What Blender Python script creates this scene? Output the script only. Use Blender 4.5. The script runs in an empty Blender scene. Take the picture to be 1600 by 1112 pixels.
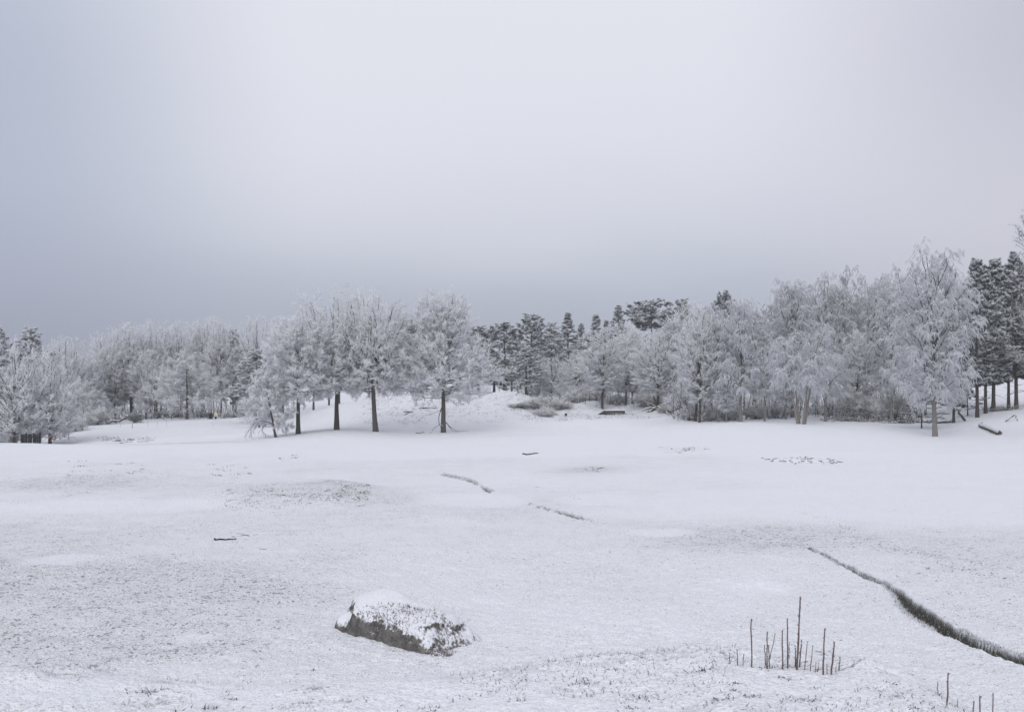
import bpy, math, random
import numpy as np
from math import radians as R_, sin, cos, pi

# ------------------------------------------------------------------ camera, sky, sun
scene = bpy.context.scene
C = scene.collection
FPX = 1556.0            # focal length in photograph pixels (1600 wide)
HZ = 610.0              # row of the horizon in the photograph
CAMZ = 3.7

cam_d = bpy.data.cameras.new('camera')
cam = bpy.data.objects.new('camera', cam_d); C.objects.link(cam)
cam.location = (0, 0, CAMZ); cam.rotation_euler = (R_(90), 0, 0)
cam_d.sensor_width = 36.0; cam_d.lens = 36.0 * FPX / 1600
cam_d.shift_y = (HZ - 556) / 1600
cam_d.clip_start = 0.1; cam_d.clip_end = 5000
cam_d.dof.use_dof = True; cam_d.dof.focus_distance = 24; cam_d.dof.aperture_fstop = 6.3
scene.camera = cam

world = bpy.data.worlds.new('World'); scene.world = world; world.use_nodes = True
nt = world.node_tree; nt.nodes.clear()
wout = nt.nodes.new('ShaderNodeOutputWorld')
bgA = nt.nodes.new('ShaderNodeBackground'); bgB = nt.nodes.new('ShaderNodeBackground')
mixw = nt.nodes.new('ShaderNodeMixShader')
SUN_EL, SUN_AZ = 34, 196          # azimuth clockwise from +Y
sky = nt.nodes.new('ShaderNodeTexSky'); sky.sky_type = 'NISHITA'; sky.sun_disc = False
sky.sun_elevation = R_(SUN_EL); sky.sun_rotation = R_(SUN_AZ)
nt.links.new(sky.outputs[0], bgA.inputs[0]); bgA.inputs[1].default_value = 0.1
# the overcast: a cloud deck, darker and bluer towards the horizon, warmer on the right
tc = nt.nodes.new('ShaderNodeTexCoord'); sep = nt.nodes.new('ShaderNodeSeparateXYZ')
nt.links.new(tc.outputs['Generated'], sep.inputs[0])
def ramp(stops):
    r = nt.nodes.new('ShaderNodeValToRGB'); r.color_ramp.interpolation = 'B_SPLINE'
    el = r.color_ramp.elements
    while len(el) < len(stops): el.new(0.5)
    for e, (p, c) in zip(el, stops): e.position = p; e.color = (*c, 1)
    return r
mz = nt.nodes.new('ShaderNodeMath'); mz.operation = 'MULTIPLY_ADD'
mz.inputs[1].default_value = 1.25; mz.inputs[2].default_value = 0.1; mz.use_clamp = True
# a little large-scale unevenness of the cloud base
cn = nt.nodes.new('ShaderNodeTexNoise'); cn.inputs['Scale'].default_value = 1.6; cn.inputs['Detail'].default_value = 3
cmap = nt.nodes.new('ShaderNodeMapping'); cmap.inputs['Scale'].default_value = (1, 1, 3.5)
nt.links.new(tc.outputs['Generated'], cmap.inputs[0]); nt.links.new(cmap.outputs[0], cn.inputs['Vector'])
cm = nt.nodes.new('ShaderNodeMath'); cm.operation = 'MULTIPLY_ADD'; cm.inputs[1].default_value = 0.10; cm.inputs[2].default_value = -0.05
nt.links.new(cn.outputs[0], cm.inputs[0])
ca = nt.nodes.new('ShaderNodeMath'); ca.operation = 'ADD'
nt.links.new(sep.outputs['Z'], ca.inputs[0]); nt.links.new(cm.outputs[0], ca.inputs[1])
nt.links.new(ca.outputs[0], mz.inputs[0])
rl = ramp([(0.0, (.27,.30,.395)), (0.13, (.285,.315,.41)), (0.22, (.36,.385,.49)), (0.34, (.455,.495,.60)), (0.52, (.42,.465,.575)), (0.75, (.62,.65,.74)), (1, (.80,.82,.88))])
rr = ramp([(0.0, (.34,.36,.45)), (0.14, (.36,.385,.48)), (0.23, (.44,.465,.56)), (0.31, (.61,.63,.71)), (0.40, (.71,.72,.79)), (0.55, (.745,.75,.82)), (0.75, (.75,.76,.83)), (1, (.84,.85,.90))])
rq = ramp([(0.0, (.40,.40,.47)), (0.13, (.46,.46,.53)), (0.24, (.57,.565,.64)), (0.36, (.60,.595,.67)), (0.52, (.46,.455,.55)), (0.75, (.62,.63,.71)), (1, (.80,.82,.88))])
for q_ in (rl, rr, rq): nt.links.new(mz.outputs[0], q_.inputs[0])
def edge_(a0, a1):
    m_ = nt.nodes.new('ShaderNodeMapRange'); m_.inputs[1].default_value = a0; m_.inputs[2].default_value = a1; m_.interpolation_type = 'SMOOTHSTEP'
    nt.links.new(sep.outputs['X'], m_.inputs[0]); return m_
mx = edge_(-0.47, -0.18); mx2 = edge_(0.16, 0.52)
mc = nt.nodes.new('ShaderNodeMixRGB'); mc2 = nt.nodes.new('ShaderNodeMixRGB')
nt.links.new(mx.outputs[0], mc.inputs[0]); nt.links.new(rl.outputs[0], mc.inputs[1]); nt.links.new(rr.outputs[0], mc.inputs[2])
nt.links.new(mx2.outputs[0], mc2.inputs[0]); nt.links.new(mc.outputs[0], mc2.inputs[1]); nt.links.new(rq.outputs[0], mc2.inputs[2])
nt.links.new(mc2.outputs[0], bgB.inputs[0]); bgB.inputs[1].default_value = 1.04
mixw.inputs[0].default_value = 0.95
nt.links.new(bgA.outputs[0], mixw.inputs[1]); nt.links.new(bgB.outputs[0], mixw.inputs[2])
nt.links.new(mixw.outputs[0], wout.inputs[0])

sun_d = bpy.data.lights.new('sun', 'SUN'); sun_d.energy = 1.5; sun_d.angle = R_(45); sun_d.color = (1, .97, .94)
sun = bpy.data.objects.new('sun', sun_d); C.objects.link(sun)
sun.rotation_euler = (R_(90 - SUN_EL), 0, R_(180 - SUN_AZ)); sun.location = (0, 0, 60)
scene.view_settings.view_transform = 'Standard'; scene.view_settings.look = 'None'
scene.view_settings.exposure = 0.06; scene.view_settings.gamma = 1.0
scene.view_settings.use_curve_mapping = False
scene.cycles.max_bounces = 10
scene.cycles.transmission_bounces = 6; scene.cycles.diffuse_bounces = 7; scene.cycles.volume_bounces = 0

# ------------------------------------------------------------------ helpers
rng = np.random.default_rng(7)

class Acc:
    """collects vertices and faces of several pieces for ONE mesh"""
    def __init__(s): s.v = []; s.q = []; s.t = []; s.qm = []; s.tm = []; s.n = 0
    def add(s, v, q=None, t=None, mat=0):
        v = np.asarray(v, float).reshape(-1, 3)
        if q is not None and len(q):
            q = np.asarray(q).reshape(-1, 4) + s.n; s.q.append(q); s.qm.append(np.full(len(q), mat))
        if t is not None and len(t):
            t = np.asarray(t).reshape(-1, 3) + s.n; s.t.append(t); s.tm.append(np.full(len(t), mat))
        s.v.append(v); s.n += len(v)
    def mesh(s, name, mats, smooth=True):
        v = np.concatenate(s.v)
        q = np.concatenate(s.q) if s.q else np.zeros((0, 4), int)
        t = np.concatenate(s.t) if s.t else np.zeros((0, 3), int)
        qm = np.concatenate(s.qm) if s.qm else np.zeros(0, int); tm = np.concatenate(s.tm) if s.tm else np.zeros(0, int)
        me = bpy.data.meshes.new(name)
        me.vertices.add(len(v)); me.vertices.foreach_set('co', v.astype(np.float32).ravel())
        nl = q.size + t.size
        me.loops.add(nl); me.loops.foreach_set('vertex_index', np.concatenate([q.ravel(), t.ravel()]).astype(np.int32))
        nf = len(q) + len(t); me.polygons.add(nf)
        ls = np.concatenate([np.arange(len(q)) * 4, q.size + np.arange(len(t)) * 3]).astype(np.int32)
        me.polygons.foreach_set('loop_start', ls)
        me.polygons.foreach_set('material_index', np.concatenate([qm, tm]).astype(np.int32))
        me.polygons.foreach_set('use_smooth', np.full(nf, smooth))
        me.update(calc_edges=True)
        for m in mats: me.materials.append(m)
        return me

def norm(a): return a / np.maximum(np.linalg.norm(a, axis=-1, keepdims=True), 1e-9)

def tubes(acc, P, R, sides=5, mat=0, rough=0.0, g=None):
    """P (n,m,3) polylines, R (n,m) radii"""
    n, m, _ = P.shape
    T = norm(np.gradient(P, axis=1))
    ref = np.where(np.abs(T[:, :1, 2:3]) > .8, np.array([1., 0, 0]), np.array([0, 0, 1.]))
    N = norm(np.cross(T, np.broadcast_to(ref, T.shape))); B = np.cross(T, N)
    a = np.arange(sides) * 2 * pi / sides
    RR = R[..., None]
    if rough and g is not None: RR = RR * (1 + rough * g.normal(size=(n, m, sides)))
    V = P[:, :, None, :] + RR[..., None] * (np.cos(a)[:, None] * N[:, :, None, :] + np.sin(a)[:, None] * B[:, :, None, :])
    i = np.arange(n)[:, None, None] * m * sides + np.arange(m - 1)[None, :, None] * sides
    k = np.arange(sides)[None, None, :]; k2 = (k + 1) % sides
    F = np.stack([i + k, i + k2, i + sides + k2, i + sides + k], -1)
    acc.add(V, q=F, mat=mat)

def cones(acc, A, B, r, mat=0, g=rng):
    """three-sided spikes from A to B, base radius r"""
    n = len(A); T = norm(B - A)
    N = norm(np.cross(T, g.normal(size=(n, 3)))); M = np.cross(T, N)
    r = np.broadcast_to(r, (n,))[:, None]
    V = np.stack([A + r * N, A + r * (-.5 * N + .87 * M), A + r * (-.5 * N - .87 * M), B], 1)
    i = np.arange(n)[:, None] * 4
    F = np.stack([i + np.array([0, 1, 3]), i + np.array([1, 2, 3]), i + np.array([2, 0, 3])], 1)
    acc.add(V, t=F, mat=mat)

def at_t(P, t):
    m = P.shape[1]; f = np.clip(t, 0, .9999) * (m - 1); i = f.astype(int); w = (f - i)[..., None]
    k = np.arange(P.shape[0])[:, None]
    return P[k, i] * (1 - w) + P[k, i + 1] * w, norm(P[k, i + 1] - P[k, i])

def kids(P, cnt, g, t0=.2, t1=1., ang=(30, 60), length=1., m=4, trop=0., wig=.15, flat=1., up=0., taper=.6):
    n = P.shape[0]
    t = t0 + (t1 - t0) * (np.arange(cnt)[None, :] + g.random((n, cnt))) / cnt
    pos, T = at_t(P, t)
    r = norm(np.cross(T, g.normal(size=T.shape)))
    a = np.radians(g.uniform(ang[0], ang[1], size=t.shape))[..., None]
    d = np.cos(a) * T + np.sin(a) * r
    d[..., 2] = d[..., 2] * flat + up
    d = norm(d)
    L = np.asarray(length)
    if L.ndim == 1: L = L[:, None]
    L = (L * (1 - taper * t) * g.uniform(.6, 1.25, size=t.shape)).reshape(-1)
    d = d.reshape(-1, 3); pos = pos.reshape(-1, 3)
    out = [pos]; p = pos; dd = d
    for k in range(m - 1):
        dd = norm(dd + wig * g.normal(size=dd.shape) + np.array([0, 0, trop / (m - 1)]) * (k > 0 or m == 2))
        p = p + dd * (L / (m - 1))[:, None]; out.append(p)
    return np.stack(out, 1), L

def taper_r(P, r0, r1):
    m = P.shape[1]; s = np.linspace(0, 1, m)[None, :]
    r0 = np.broadcast_to(np.asarray(r0, float), (P.shape[0],))[:, None]; r1 = np.broadcast_to(np.asarray(r1, float), (P.shape[0],))[:, None]
    return r0 * (1 - s) + r1 * s

def hashn(i, j, s):
    h = np.sin(i * 127.1 + j * 311.7 + s * 74.7) * 43758.5453
    return h - np.floor(h)
def vnoise(x, y, s=0):
    i = np.floor(x); j = np.floor(y); u = x - i; v = y - j
    u = u * u * (3 - 2 * u); v = v * v * (3 - 2 * v)
    return (hashn(i, j, s) * (1 - u) + hashn(i + 1, j, s) * u) * (1 - v) + (hashn(i, j + 1, s) * (1 - u) + hashn(i + 1, j + 1, s) * u) * v - .5
def fbm(x, y, s=0, o=3):
    r = 0; a = 1
    for k in range(o): r = r + a * vnoise(x * 2 ** k, y * 2 ** k, s + k * 13); a *= .5
    return r

# ------------------------------------------------------------------ materials
def mat(name):
    m = bpy.data.materials.new(name); m.use_nodes = True
    b = m.node_tree.nodes['Principled BSDF']; b.inputs['Roughness'].default_value = .85
    b.inputs['Specular IOR Level'].default_value = .2
    return m, m.node_tree, b
def noise_node(t, scale, detail=3, coord='Object', rough=.55):
    c = t.nodes.new('ShaderNodeTexCoord'); n = t.nodes.new('ShaderNodeTexNoise')
    n.inputs['Scale'].default_value = scale; n.inputs['Detail'].default_value = detail; n.inputs['Roughness'].default_value = rough
    t.links.new(c.outputs[coord], n.inputs['Vector']); return n
def mrange(t, src, a, b, c=0, d=1):
    n = t.nodes.new('ShaderNodeMapRange'); n.inputs[1].default_value = a; n.inputs[2].default_value = b
    n.inputs[3].default_value = c; n.inputs[4].default_value = d; t.links.new(src, n.inputs[0]); return n.outputs[0]
def mixc(t, f, a, b):
    n = t.nodes.new('ShaderNodeMixRGB')
    if isinstance(f, float): n.inputs[0].default_value = f
    else: t.links.new(f, n.inputs[0])
    for k, x in ((1, a), (2, b)):
        if isinstance(x, tuple): n.inputs[k].default_value = (*x, 1)
        else: t.links.new(x, n.inputs[k])
    return n.outputs[0]
def math_(t, op, a, b=None, clamp=False):
    n = t.nodes.new('ShaderNodeMath'); n.operation = op; n.use_clamp = clamp
    for k, x in ((0, a), (1, b)):
        if x is None: continue
        if isinstance(x, (int, float)): n.inputs[k].default_value = x
        else: t.links.new(x, n.inputs[k])
    return n.outputs[0]
SNOW = (.795, .815, .865); FROST = (.935, .945, .965)
def glow_through(m, f, col):
    # hoar frost is a mass of ice needles: part of the light goes through it
    t = m.node_tree; tr = t.nodes.new('ShaderNodeBsdfTranslucent'); mx_ = t.nodes.new('ShaderNodeMixShader'); mx_.inputs[0].default_value = f; tr.inputs[0].default_value = (*col, 1)
    b = t.nodes['Principled BSDF']; out = t.nodes['Material Output']; t.links.new(b.outputs[0], mx_.inputs[1]); t.links.new(tr.outputs[0], mx_.inputs[2]); t.links.new(mx_.outputs[0], out.inputs['Surface'])
def frosty(name, base, base2, snow=SNOW, lo=.1, hi=.6, nscale=4., nz_w=1., bias=0., nfine=0.):
    """bark, needles or wood with snow and rime settled on the faces that look up"""
    m, t, b = mat(name)
    geo = t.nodes.new('ShaderNodeNewGeometry'); s = t.nodes.new('ShaderNodeSeparateXYZ'); t.links.new(geo.outputs['Normal'], s.inputs[0])
    n = noise_node(t, nscale, 4)
    v = math_(t, 'ADD', math_(t, 'MULTIPLY', s.outputs['Z'], nz_w), math_(t, 'MULTIPLY_ADD' if False else 'SUBTRACT', n.outputs[0], .5 - bias))
    f = mrange(t, v, lo, hi)
    n2 = noise_node(t, nscale * 3.1, 3)
    t.links.new(mixc(t, f, mixc(t, n2.outputs[0], base, base2), snow), b.inputs['Base Color'])
    return m
M = {}
M['bark'] = frosty('dark_bark', (.04, .033, .03), (.10, .085, .075), lo=.45, hi=.85, nscale=5)
M['bark_brown'] = frosty('brown_bark', (.05, .042, .038), (.125, .108, .098), lo=.5, hi=.9, nscale=5)
M['bark_birch'] = frosty('birch_bark', (.10, .09, .085), (.30, .28, .265), lo=.45, hi=.85, nscale=3)
M['limb'] = frosty('rimed_limb_bark', (.035, .03, .028), (.09, .08, .075), lo=.2, hi=.65, nscale=6, bias=.0)
M['frost'] = frosty('rimed_twigs', (.20, .205, .225), (.48, .49, .53), snow=FROST, lo=-1.0, hi=-.5, nscale=1.3, nz_w=.55)
M['frost_pale'] = frosty('rimed_birch_twigs', (.34, .325, .34), (.58, .57, .60), snow=FROST, lo=-1.3, hi=-.7, nscale=1.1, nz_w=.6)
M['needle'] = frosty('snowy_pine_needles', (.035, .048, .046), (.07, .088, .085), lo=-.08, hi=.85, nscale=.9, nz_w=.95)
M['needle_dark'] = frosty('dark_pine_needles', (.018, .028, .028), (.045, .062, .06), lo=.0, hi=.8, nscale=.9, nz_w=.95)
M['needle_frost'] = frosty('rimed_pine_needles', (.07, .085, .085), (.14, .16, .165), lo=-.4, hi=.5, nscale=.9, nz_w=.8)
M['shrub'] = frosty('rimed_shrub_twigs', (.10, .085, .08), (.26, .24, .24), snow=FROST, lo=-.6, hi=.15, nscale=2, nz_w=.8)
M['wood'] = frosty('weathered_wood', (.035, .032, .032), (.10, .09, .085), lo=.7, hi=.9, nscale=9)
M['log'] = frosty('log_bark', (.06, .045, .035), (.17, .13, .10), lo=.35, hi=.6, nscale=6)
M['stalk'] = frosty('dry_stalk', (.085, .055, .06), (.17, .125, .13), lo=.75, hi=1.1, nscale=40)
M['snowpad'] = mat('snow')[0]
for k_ in ('frost', 'frost_pale'): glow_through(M[k_], .5, FROST)
def plain(name, c, rough=.8):
    m, t, b = mat(name); n = noise_node(t, 9, 3)
    t.links.new(mixc(t, n.outputs[0], tuple(x * .8 for x in c), tuple(min(1, x * 1.2) for x in c)), b.inputs['Base Color'])
    b.inputs['Roughness'].default_value = rough; return m
def _snowpad():
    t = M['snowpad'].node_tree; b = t.nodes['Principled BSDF']; n = noise_node(t, 40, 4, rough=.7)
    t.links.new(mixc(t, mrange(t, n.outputs[0], .4, .75, 0, .45), (.72, .74, .79), (.42, .42, .43)), b.inputs['Base Color'])
    bp = t.nodes.new('ShaderNodeBump'); bp.inputs['Strength'].default_value = .6; bp.inputs['Distance'].default_value = .02; t.links.new(n.outputs[0], bp.inputs['Height']); t.links.new(bp.outputs[0], b.inputs['Normal'])
_snowpad()
M['red'] = plain('red_paint', (.42, .04, .07)); M['black'] = plain('black_paint', (.02, .02, .025))
M['cream'] = plain('cream_board', (.62, .57, .45)); M['white'] = plain('white_paint', (.72, .72, .74))
M['brown'] = plain('dull_red_brown_paint', (.16, .055, .055)); M['steel'] = plain('grey_metal', (.22, .22, .24))
M['grassdark'] = plain('dark_wet_grass', (.035, .036, .028)); M['grasstan'] = frosty('dry_grass', (.10, .085, .06), (.24, .20, .15), lo=.3, hi=1., nscale=8)
M['grassfrost'] = frosty('rimed_grass', (.20, .19, .18), (.45, .44, .44), lo=-.4, hi=.3, nscale=5)
for k_ in ('shrub', 'grassfrost'): glow_through(M[k_], .25, FROST)

# ------------------------------------------------------------------ terrain
YK = np.array([6, 12, 30, 50, 60, 70, 78, 84, 92, 100, 110, 125, 140, 170, 220, 400, 900.])
TAB = {
 -500: [.05,0,-.9,-1.6,-1.8,-1.8,-1.5,-1,-.5,0,1,5,9],
 30:   [0,.05,-.9,-1.8,-2.,-1.9,-1.7,-1.3,-.8,0,1,5,9],
 100:  [0,.05,-.8,-1.4,-1.5,-1.1,-.7,-.4,0,.5,1.2,5,9],
 170:  [0,.03,-.6,-1.1,-1.2,-1.0,-.6,-.1,.1,.6,1.2,5,9],
 300:  [0,0,-.3,-.6,-.8,-.6,-.3,.05,.2,.5,1.2,5,9],
 400:  [0,0,-.1,-.2,-.4,-.4,-.2,.1,.3,.8,1.5,5,9],
 470:  [0,.05,.15,.25,.0,-.1,.1,.4,.6,1,1.5,5,9],
 530:  [0,.1,.4,.5,.35,.3,1.1,1.8,1.5,1.6,2,5,9],
 590:  [0,.05,.25,.35,.3,.9,2.5,3.1,2.4,2.2,2.4,5,9],
 640:  [0,0,.1,.22,.4,1.5,4.0,4.6,3.4,2.8,3,5,9],
 690:  [0,0,.1,.2,.5,1.6,4.8,5.7,4.6,3.4,3.4,5,9],
 740:  [0,0,.1,.2,.5,1.2,2.6,3.3,3.0,3.,3.4,5,9],
 800:  [0,0,.1,.22,.6,1.9,3.7,3.2,2.7,3.3,3.8,5,9],
 860:  [0,0,.1,.28,.7,1.0,1.7,2.3,2.9,3.9,4.2,6,9],
 920:  [0,0,.1,.35,.8,1.1,2.3,3.1,3.3,4,4.4,6,9],
 960:  [0,0,.1,.35,.8,1.2,1.8,2.6,3,3.8,4.4,6,9],
 1010: [0,0,.1,.3,.75,1.2,1.9,2.7,3,3.8,4.4,6,9],
 1050: [0,.1,.3,.4,.8,2.0,2.8,3.2,3.3,3.8,4.4,6,9],
 1100: [.1,.4,.7,.7,.7,.9,1.3,2,2.6,3.6,4.4,6,9],
 1180: [.1,.5,.92,.95,1.0,1.1,1.3,1.7,2.3,3.4,4.4,6,9],
 1250: [.1,.5,.9,1.05,1.2,1.35,1.5,1.9,2.4,3.4,4.6,7,9],
 1400: [.1,.3,.55,.75,.95,1.05,1.3,1.9,2.6,3.6,5,7,9],
 1460: [.05,.1,.35,.7,1.2,1.4,1.7,2.4,3.2,4.2,6,8,10],
 1520: [.1,.4,.9,1.3,1.65,1.8,2.2,3,3.6,4.6,6.5,8,10],
 1600: [.2,.8,1.4,1.85,2.1,2.3,2.6,3.2,3.8,4.8,6.5,8,10],
 2100: [.4,1.2,2.,2.6,3,3.2,3.6,4,4.4,5,6.5,8,10],
}
NU, NY = 500, 400
_u = np.linspace(-1.2, 1.2, NU); _ly = np.linspace(np.log(6), np.log(900), NY)
_us = np.array([(p - 800) / FPX for p in TAB]); _tv = np.array([[0, 0, 0, 0] + v for v in TAB.values()], float)
_rows = np.stack([np.interp(_ly, np.log(YK), r) for r in _tv])
_tab = np.stack([np.interp(_u, _us, _rows[:, j]) for j in range(NY)], 1)
def blur(a, k, ax):
    w = np.exp(-np.linspace(-2, 2, 2 * k + 1) ** 2); w /= w.sum()
    p = np.pad(a, [(k, k) if i == ax else (0, 0) for i in range(2)], mode='edge')
    return np.apply_along_axis(lambda r: np.convolve(r, w, 'valid'), ax, p)
_tab = blur(blur(_tab, 5, 0), 3, 1)
def pl(x, pts):
    return np.interp(x, [p[0] for p in pts], [p[1] for p in pts])
def dip_px(px, y): return (px - 800) / FPX * y

def unproj(px, py, z=0.):
    Y = (CAMZ - z) * FPX / (py - HZ); return np.array([(px - 800) / FPX * Y, Y])
DITCH = np.array([unproj(*p) for p in [(1262,853),(1290,864),(1318,879),(1345,892),(1385,907),(1405,921),(1425,941),(1450,959),(1480,979),(1520,999),(1560,1015),(1600,1031),(1700,1062),(1900,1100)]])
DW = [.015,.02,.03,.035,.04,.06,.13,.155,.12,.07,.08,.09,.12,.12]      # half widths
DITCH2 = np.array([unproj(*p) for p in [(690,738),(705,742),(730,747),(750,756),(766,765)]]); DW2 = [.05,.07,.06,.02,.07]
DITCH3 = np.array([unproj(*p) for p in [(825,784),(868,797),(885,801),(905,807),(925,812)]]); DW3 = [.01,.03,.045,.04,.01]
def dline(x, y, L, W):
    best = np.full(x.shape, 9.); w = np.full(x.shape, .1); side = np.zeros(x.shape)
    for k in range(len(L) - 1):
        a, b_ = L[k], L[k + 1]; d = b_ - a; l2 = d @ d
        t = np.clip(((x - a[0]) * d[0] + (y - a[1]) * d[1]) / l2, 0, 1)
        dx = x - a[0] - t * d[0]; dy = y - a[1] - t * d[1]; dist = np.hypot(dx, dy)
        s = np.sign(d[0] * dy - d[1] * dx); c = dist < best
        best = np.where(c, dist, best); w = np.where(c, W[k] * (1 - t) + W[k + 1] * t, w); side = np.where(c, s, side)
    return best, w, side
LINES = ((DITCH, DW, .30), (DITCH2, DW2, .16), (DITCH3, DW3, .12))
def ss(a, b_, x): t = np.clip((x - a) / (b_ - a), 0, 1); return t * t * (3 - 2 * t)

CREST = [(-600,1052),(0,1056),(300,1062),(600,1058),(900,1054),(1060,1046),(1110,1036),(1160,1040),(1230,1046),(1290,1041),(1350,1034),(1400,1042),(1440,1062),(1480,1098),(1540,1165),(1700,1260),(2300,1300)]
def ground(x, y, fine=True, parts=False):
    x = np.asarray(x, float); y = np.asarray(y, float)
    yy = np.maximum(y, 6.001); u = np.clip(x / np.where(y > 6, yy, 6.), -1.199, 1.199)
    fi = (u + 1.2) / 2.4 * (NU - 1); fj = (np.log(np.clip(yy, 6.001, 899)) - _ly[0]) / (_ly[-1] - _ly[0]) * (NY - 1)
    i = np.clip(fi.astype(int), 0, NU - 2); j = np.clip(fj.astype(int), 0, NY - 2); a = fi - i; b_ = fj - j
    z = (_tab[i, j] * (1 - a) + _tab[i + 1, j] * a) * (1 - b_) + (_tab[i, j + 1] * (1 - a) + _tab[i + 1, j + 1] * a) * b_
    # near bank the photographer stands on
    px = 800 + FPX * x / 6.5
    hb = CAMZ - (pl(px, CREST) - HZ) / FPX * 6.5
    edge = 6.9 + .25 * np.sin(x * 1.3) + .2 * np.sin(x * .55 + 1)
    bank = (1 - ss(-.6, 3.9, y - edge))
    bank = bank * (1 - ss(30, 60, np.abs(x)))
    z = z * (1 - bank) + bank * (hb + .02 * (6.5 - y))
    mid = ss(11, 16, y)
    # swellings of the field
    def bump(px, Y, rx, ry, h, sk=0.):
        cx = dip_px(px, Y); d = ((x - cx) / rx) ** 2 + ((y - Y) / ry) ** 2
        return h * np.exp(-d ** 2 * .8)
    z = z + bump(462, 35.5, 2.9, 3.2, .44) + bump(740, 29.5, 1.7, 1.8, .05) + bump(150, 44, 5, 3, .18)
    z = z + .14 * np.exp(-((y - 57) / 2.5) ** 2) * ss(10, 20, x) * (1 - ss(60, 80, x))
    z = z + mid * (.20 * fbm(x * .11, y * .07, 3, 3) + .05 * fbm(x * .5, y * .4, 9, 2))
    # rough snowy rock slopes behind the field
    rough = (1 - .85 * np.exp(-((x - 10.3) / 2.6) ** 2 - ((y - 101) / 5) ** 2)) * ss(93, 102, y) * (1 - ss(160, 200, y)) * ss(-20, -12, x) * (1 - ss(16, 24, x))
    z = z + rough * (.55 * fbm(x * .45, y * .3, 21, 4))
    far = ss(90, 130, y); z = z + far * .5 * fbm(x * .08, y * .08, 31, 3)
    dit = np.zeros_like(z); dside = np.zeros_like(z)
    sel = (y > 11) & (y < 48) & (np.abs(x) < 40)
    if sel.any():
        for L, W, dep in LINES:
            wob = .05 * fbm(x[sel] * 3, y[sel] * 3, 5, 2)
            d, w, s = dline(x[sel], y[sel], L, W); d = np.abs(d + wob)
            prof = 1 - ss(.6, 1.35, d / w)
            lip = np.exp(-((d / w - 1.7) / .5) ** 2) * (s > 0)
            z[sel] = z[sel] - prof * dep * np.clip(w / .2, .4, 1.2) + lip * .05
            dit[sel] = np.maximum(dit[sel], 1 - ss(1.15, 1.4, d / w))
    if fine:
        near = 1 - ss(20, 75, y)
        tuft = fbm(x * 9, y * 9, 41, 2); coarse = fbm(x * 2.2, y * 2.2, 51, 3)
        z = z + near * .034 * np.clip(tuft, -.6, .6) * (1 - .5 * bank) + near * .025 * coarse
        rb = bank * ss(-.1, .5, fbm(x * .9, y * 1.3, 61, 2) + .1)
        z = z + rb * (.05 * np.clip(fbm(x * 6, y * 6, 71, 2), -.5, .5) + .05 * fbm(x * 2.6, y * 2.6, 73, 2))
    if parts: return z, dit, bank, rough
    return z

def G(px, Y):
    x = (px - 800) / FPX * Y; return x, Y, float(ground(np.array([x]), np.array([float(Y)]), fine=False)[0])
def hit(px, py, lo=4.8, hi=200.):
    """the point of the ground seen along a ray of the photograph"""
    Y = np.exp(np.linspace(np.log(lo), np.log(hi), 4000)); x = (px - 800) / FPX * Y
    z = ground(x, Y, fine=False); ray = CAMZ + (HZ - py) / FPX * Y
    k = np.argmax(ray <= z); return x[k], Y[k], z[k]

def obj(name, me, parent=None, **props):
    o = bpy.data.objects.new(name, me); C.objects.link(o)
    if parent: o.parent = parent
    for k, v in props.items():
        if v: o[k] = v
    return o
def thing(name, label, cat, loc, rotz=0., group=None, scale=None, rot=None):
    o = bpy.data.objects.new(name, None); C.objects.link(o); o.empty_display_size = .3
    o.location = loc; o.rotation_euler = rot or (0, 0, rotz)
    if scale: o.scale = scale
    o['label'] = label; o['category'] = cat
    if group: o['group'] = group
    return o

# ground sheet: one polar net, fine where the field is seen, running on to the horizon all round
th = np.concatenate([np.linspace(-180, -33, 60)[:-1], np.linspace(-33, 14.8, 385), np.linspace(14.85, 27.5, 280), np.linspace(27.6, 33, 50), np.linspace(33, 180, 60)[1:-1]])
rinv = np.concatenate([1 / np.linspace(.5, 4.6, 8), 1 / np.linspace(4.8, 8.2, 105), 1 / np.linspace(8.5, 11.8, 14), 1 / np.linspace(12, 16, 140), 1 / np.linspace(16.05, 24, 130), np.linspace(1 / 24.3, 1 / 50, 95), np.linspace(1 / 51, 1 / 140, 75), 1 / np.exp(np.linspace(np.log(150), np.log(600), 30))])
rr_ = 1 / rinv
TH, RR = np.meshgrid(np.radians(th), rr_, indexing='ij')
gx = RR * np.sin(TH); gy = RR * np.cos(TH)
gz, gd, gb, gr = ground(gx.ravel(), gy.ravel(), parts=True)
nT, nR = TH.shape
V = np.stack([gx.ravel(), gy.ravel(), gz], 1)
ii, jj = np.meshgrid(np.arange(nT), np.arange(nR - 1), indexing='ij'); i2 = (ii + 1) % nT
Q = np.stack([ii * nR + jj, ii * nR + jj + 1, i2 * nR + jj + 1, i2 * nR + jj], -1).reshape(-1, 4)
acc = Acc(); acc.add(np.vstack([V, [[0, 0, float(ground(np.array([0.]), np.array([0.]))[0])]]]), q=Q,
        t=np.stack([np.full(nT, nT * nR), np.arange(nT) * nR, ((np.arange(nT) + 1) % nT) * nR], 1))
M['ground'], t, b = mat('snow_over_grass')
def attr(nm):
    a_ = t.nodes.new('ShaderNodeAttribute'); a_.attribute_name = nm; return a_.outputs['Fac']
n1 = noise_node(t, 17, 3, rough=.65); n2 = noise_node(t, 52, 2); n3 = noise_node(t, 1.1, 3); n4 = noise_node(t, 5.5, 3, rough=.6)
dens = math_(t, 'ADD', attr('grassy'), math_(t, 'MULTIPLY', math_(t, 'SUBTRACT', n3.outputs[0], .5), .5))
thr = mrange(t, dens, 0, 1, .66, .46)
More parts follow.
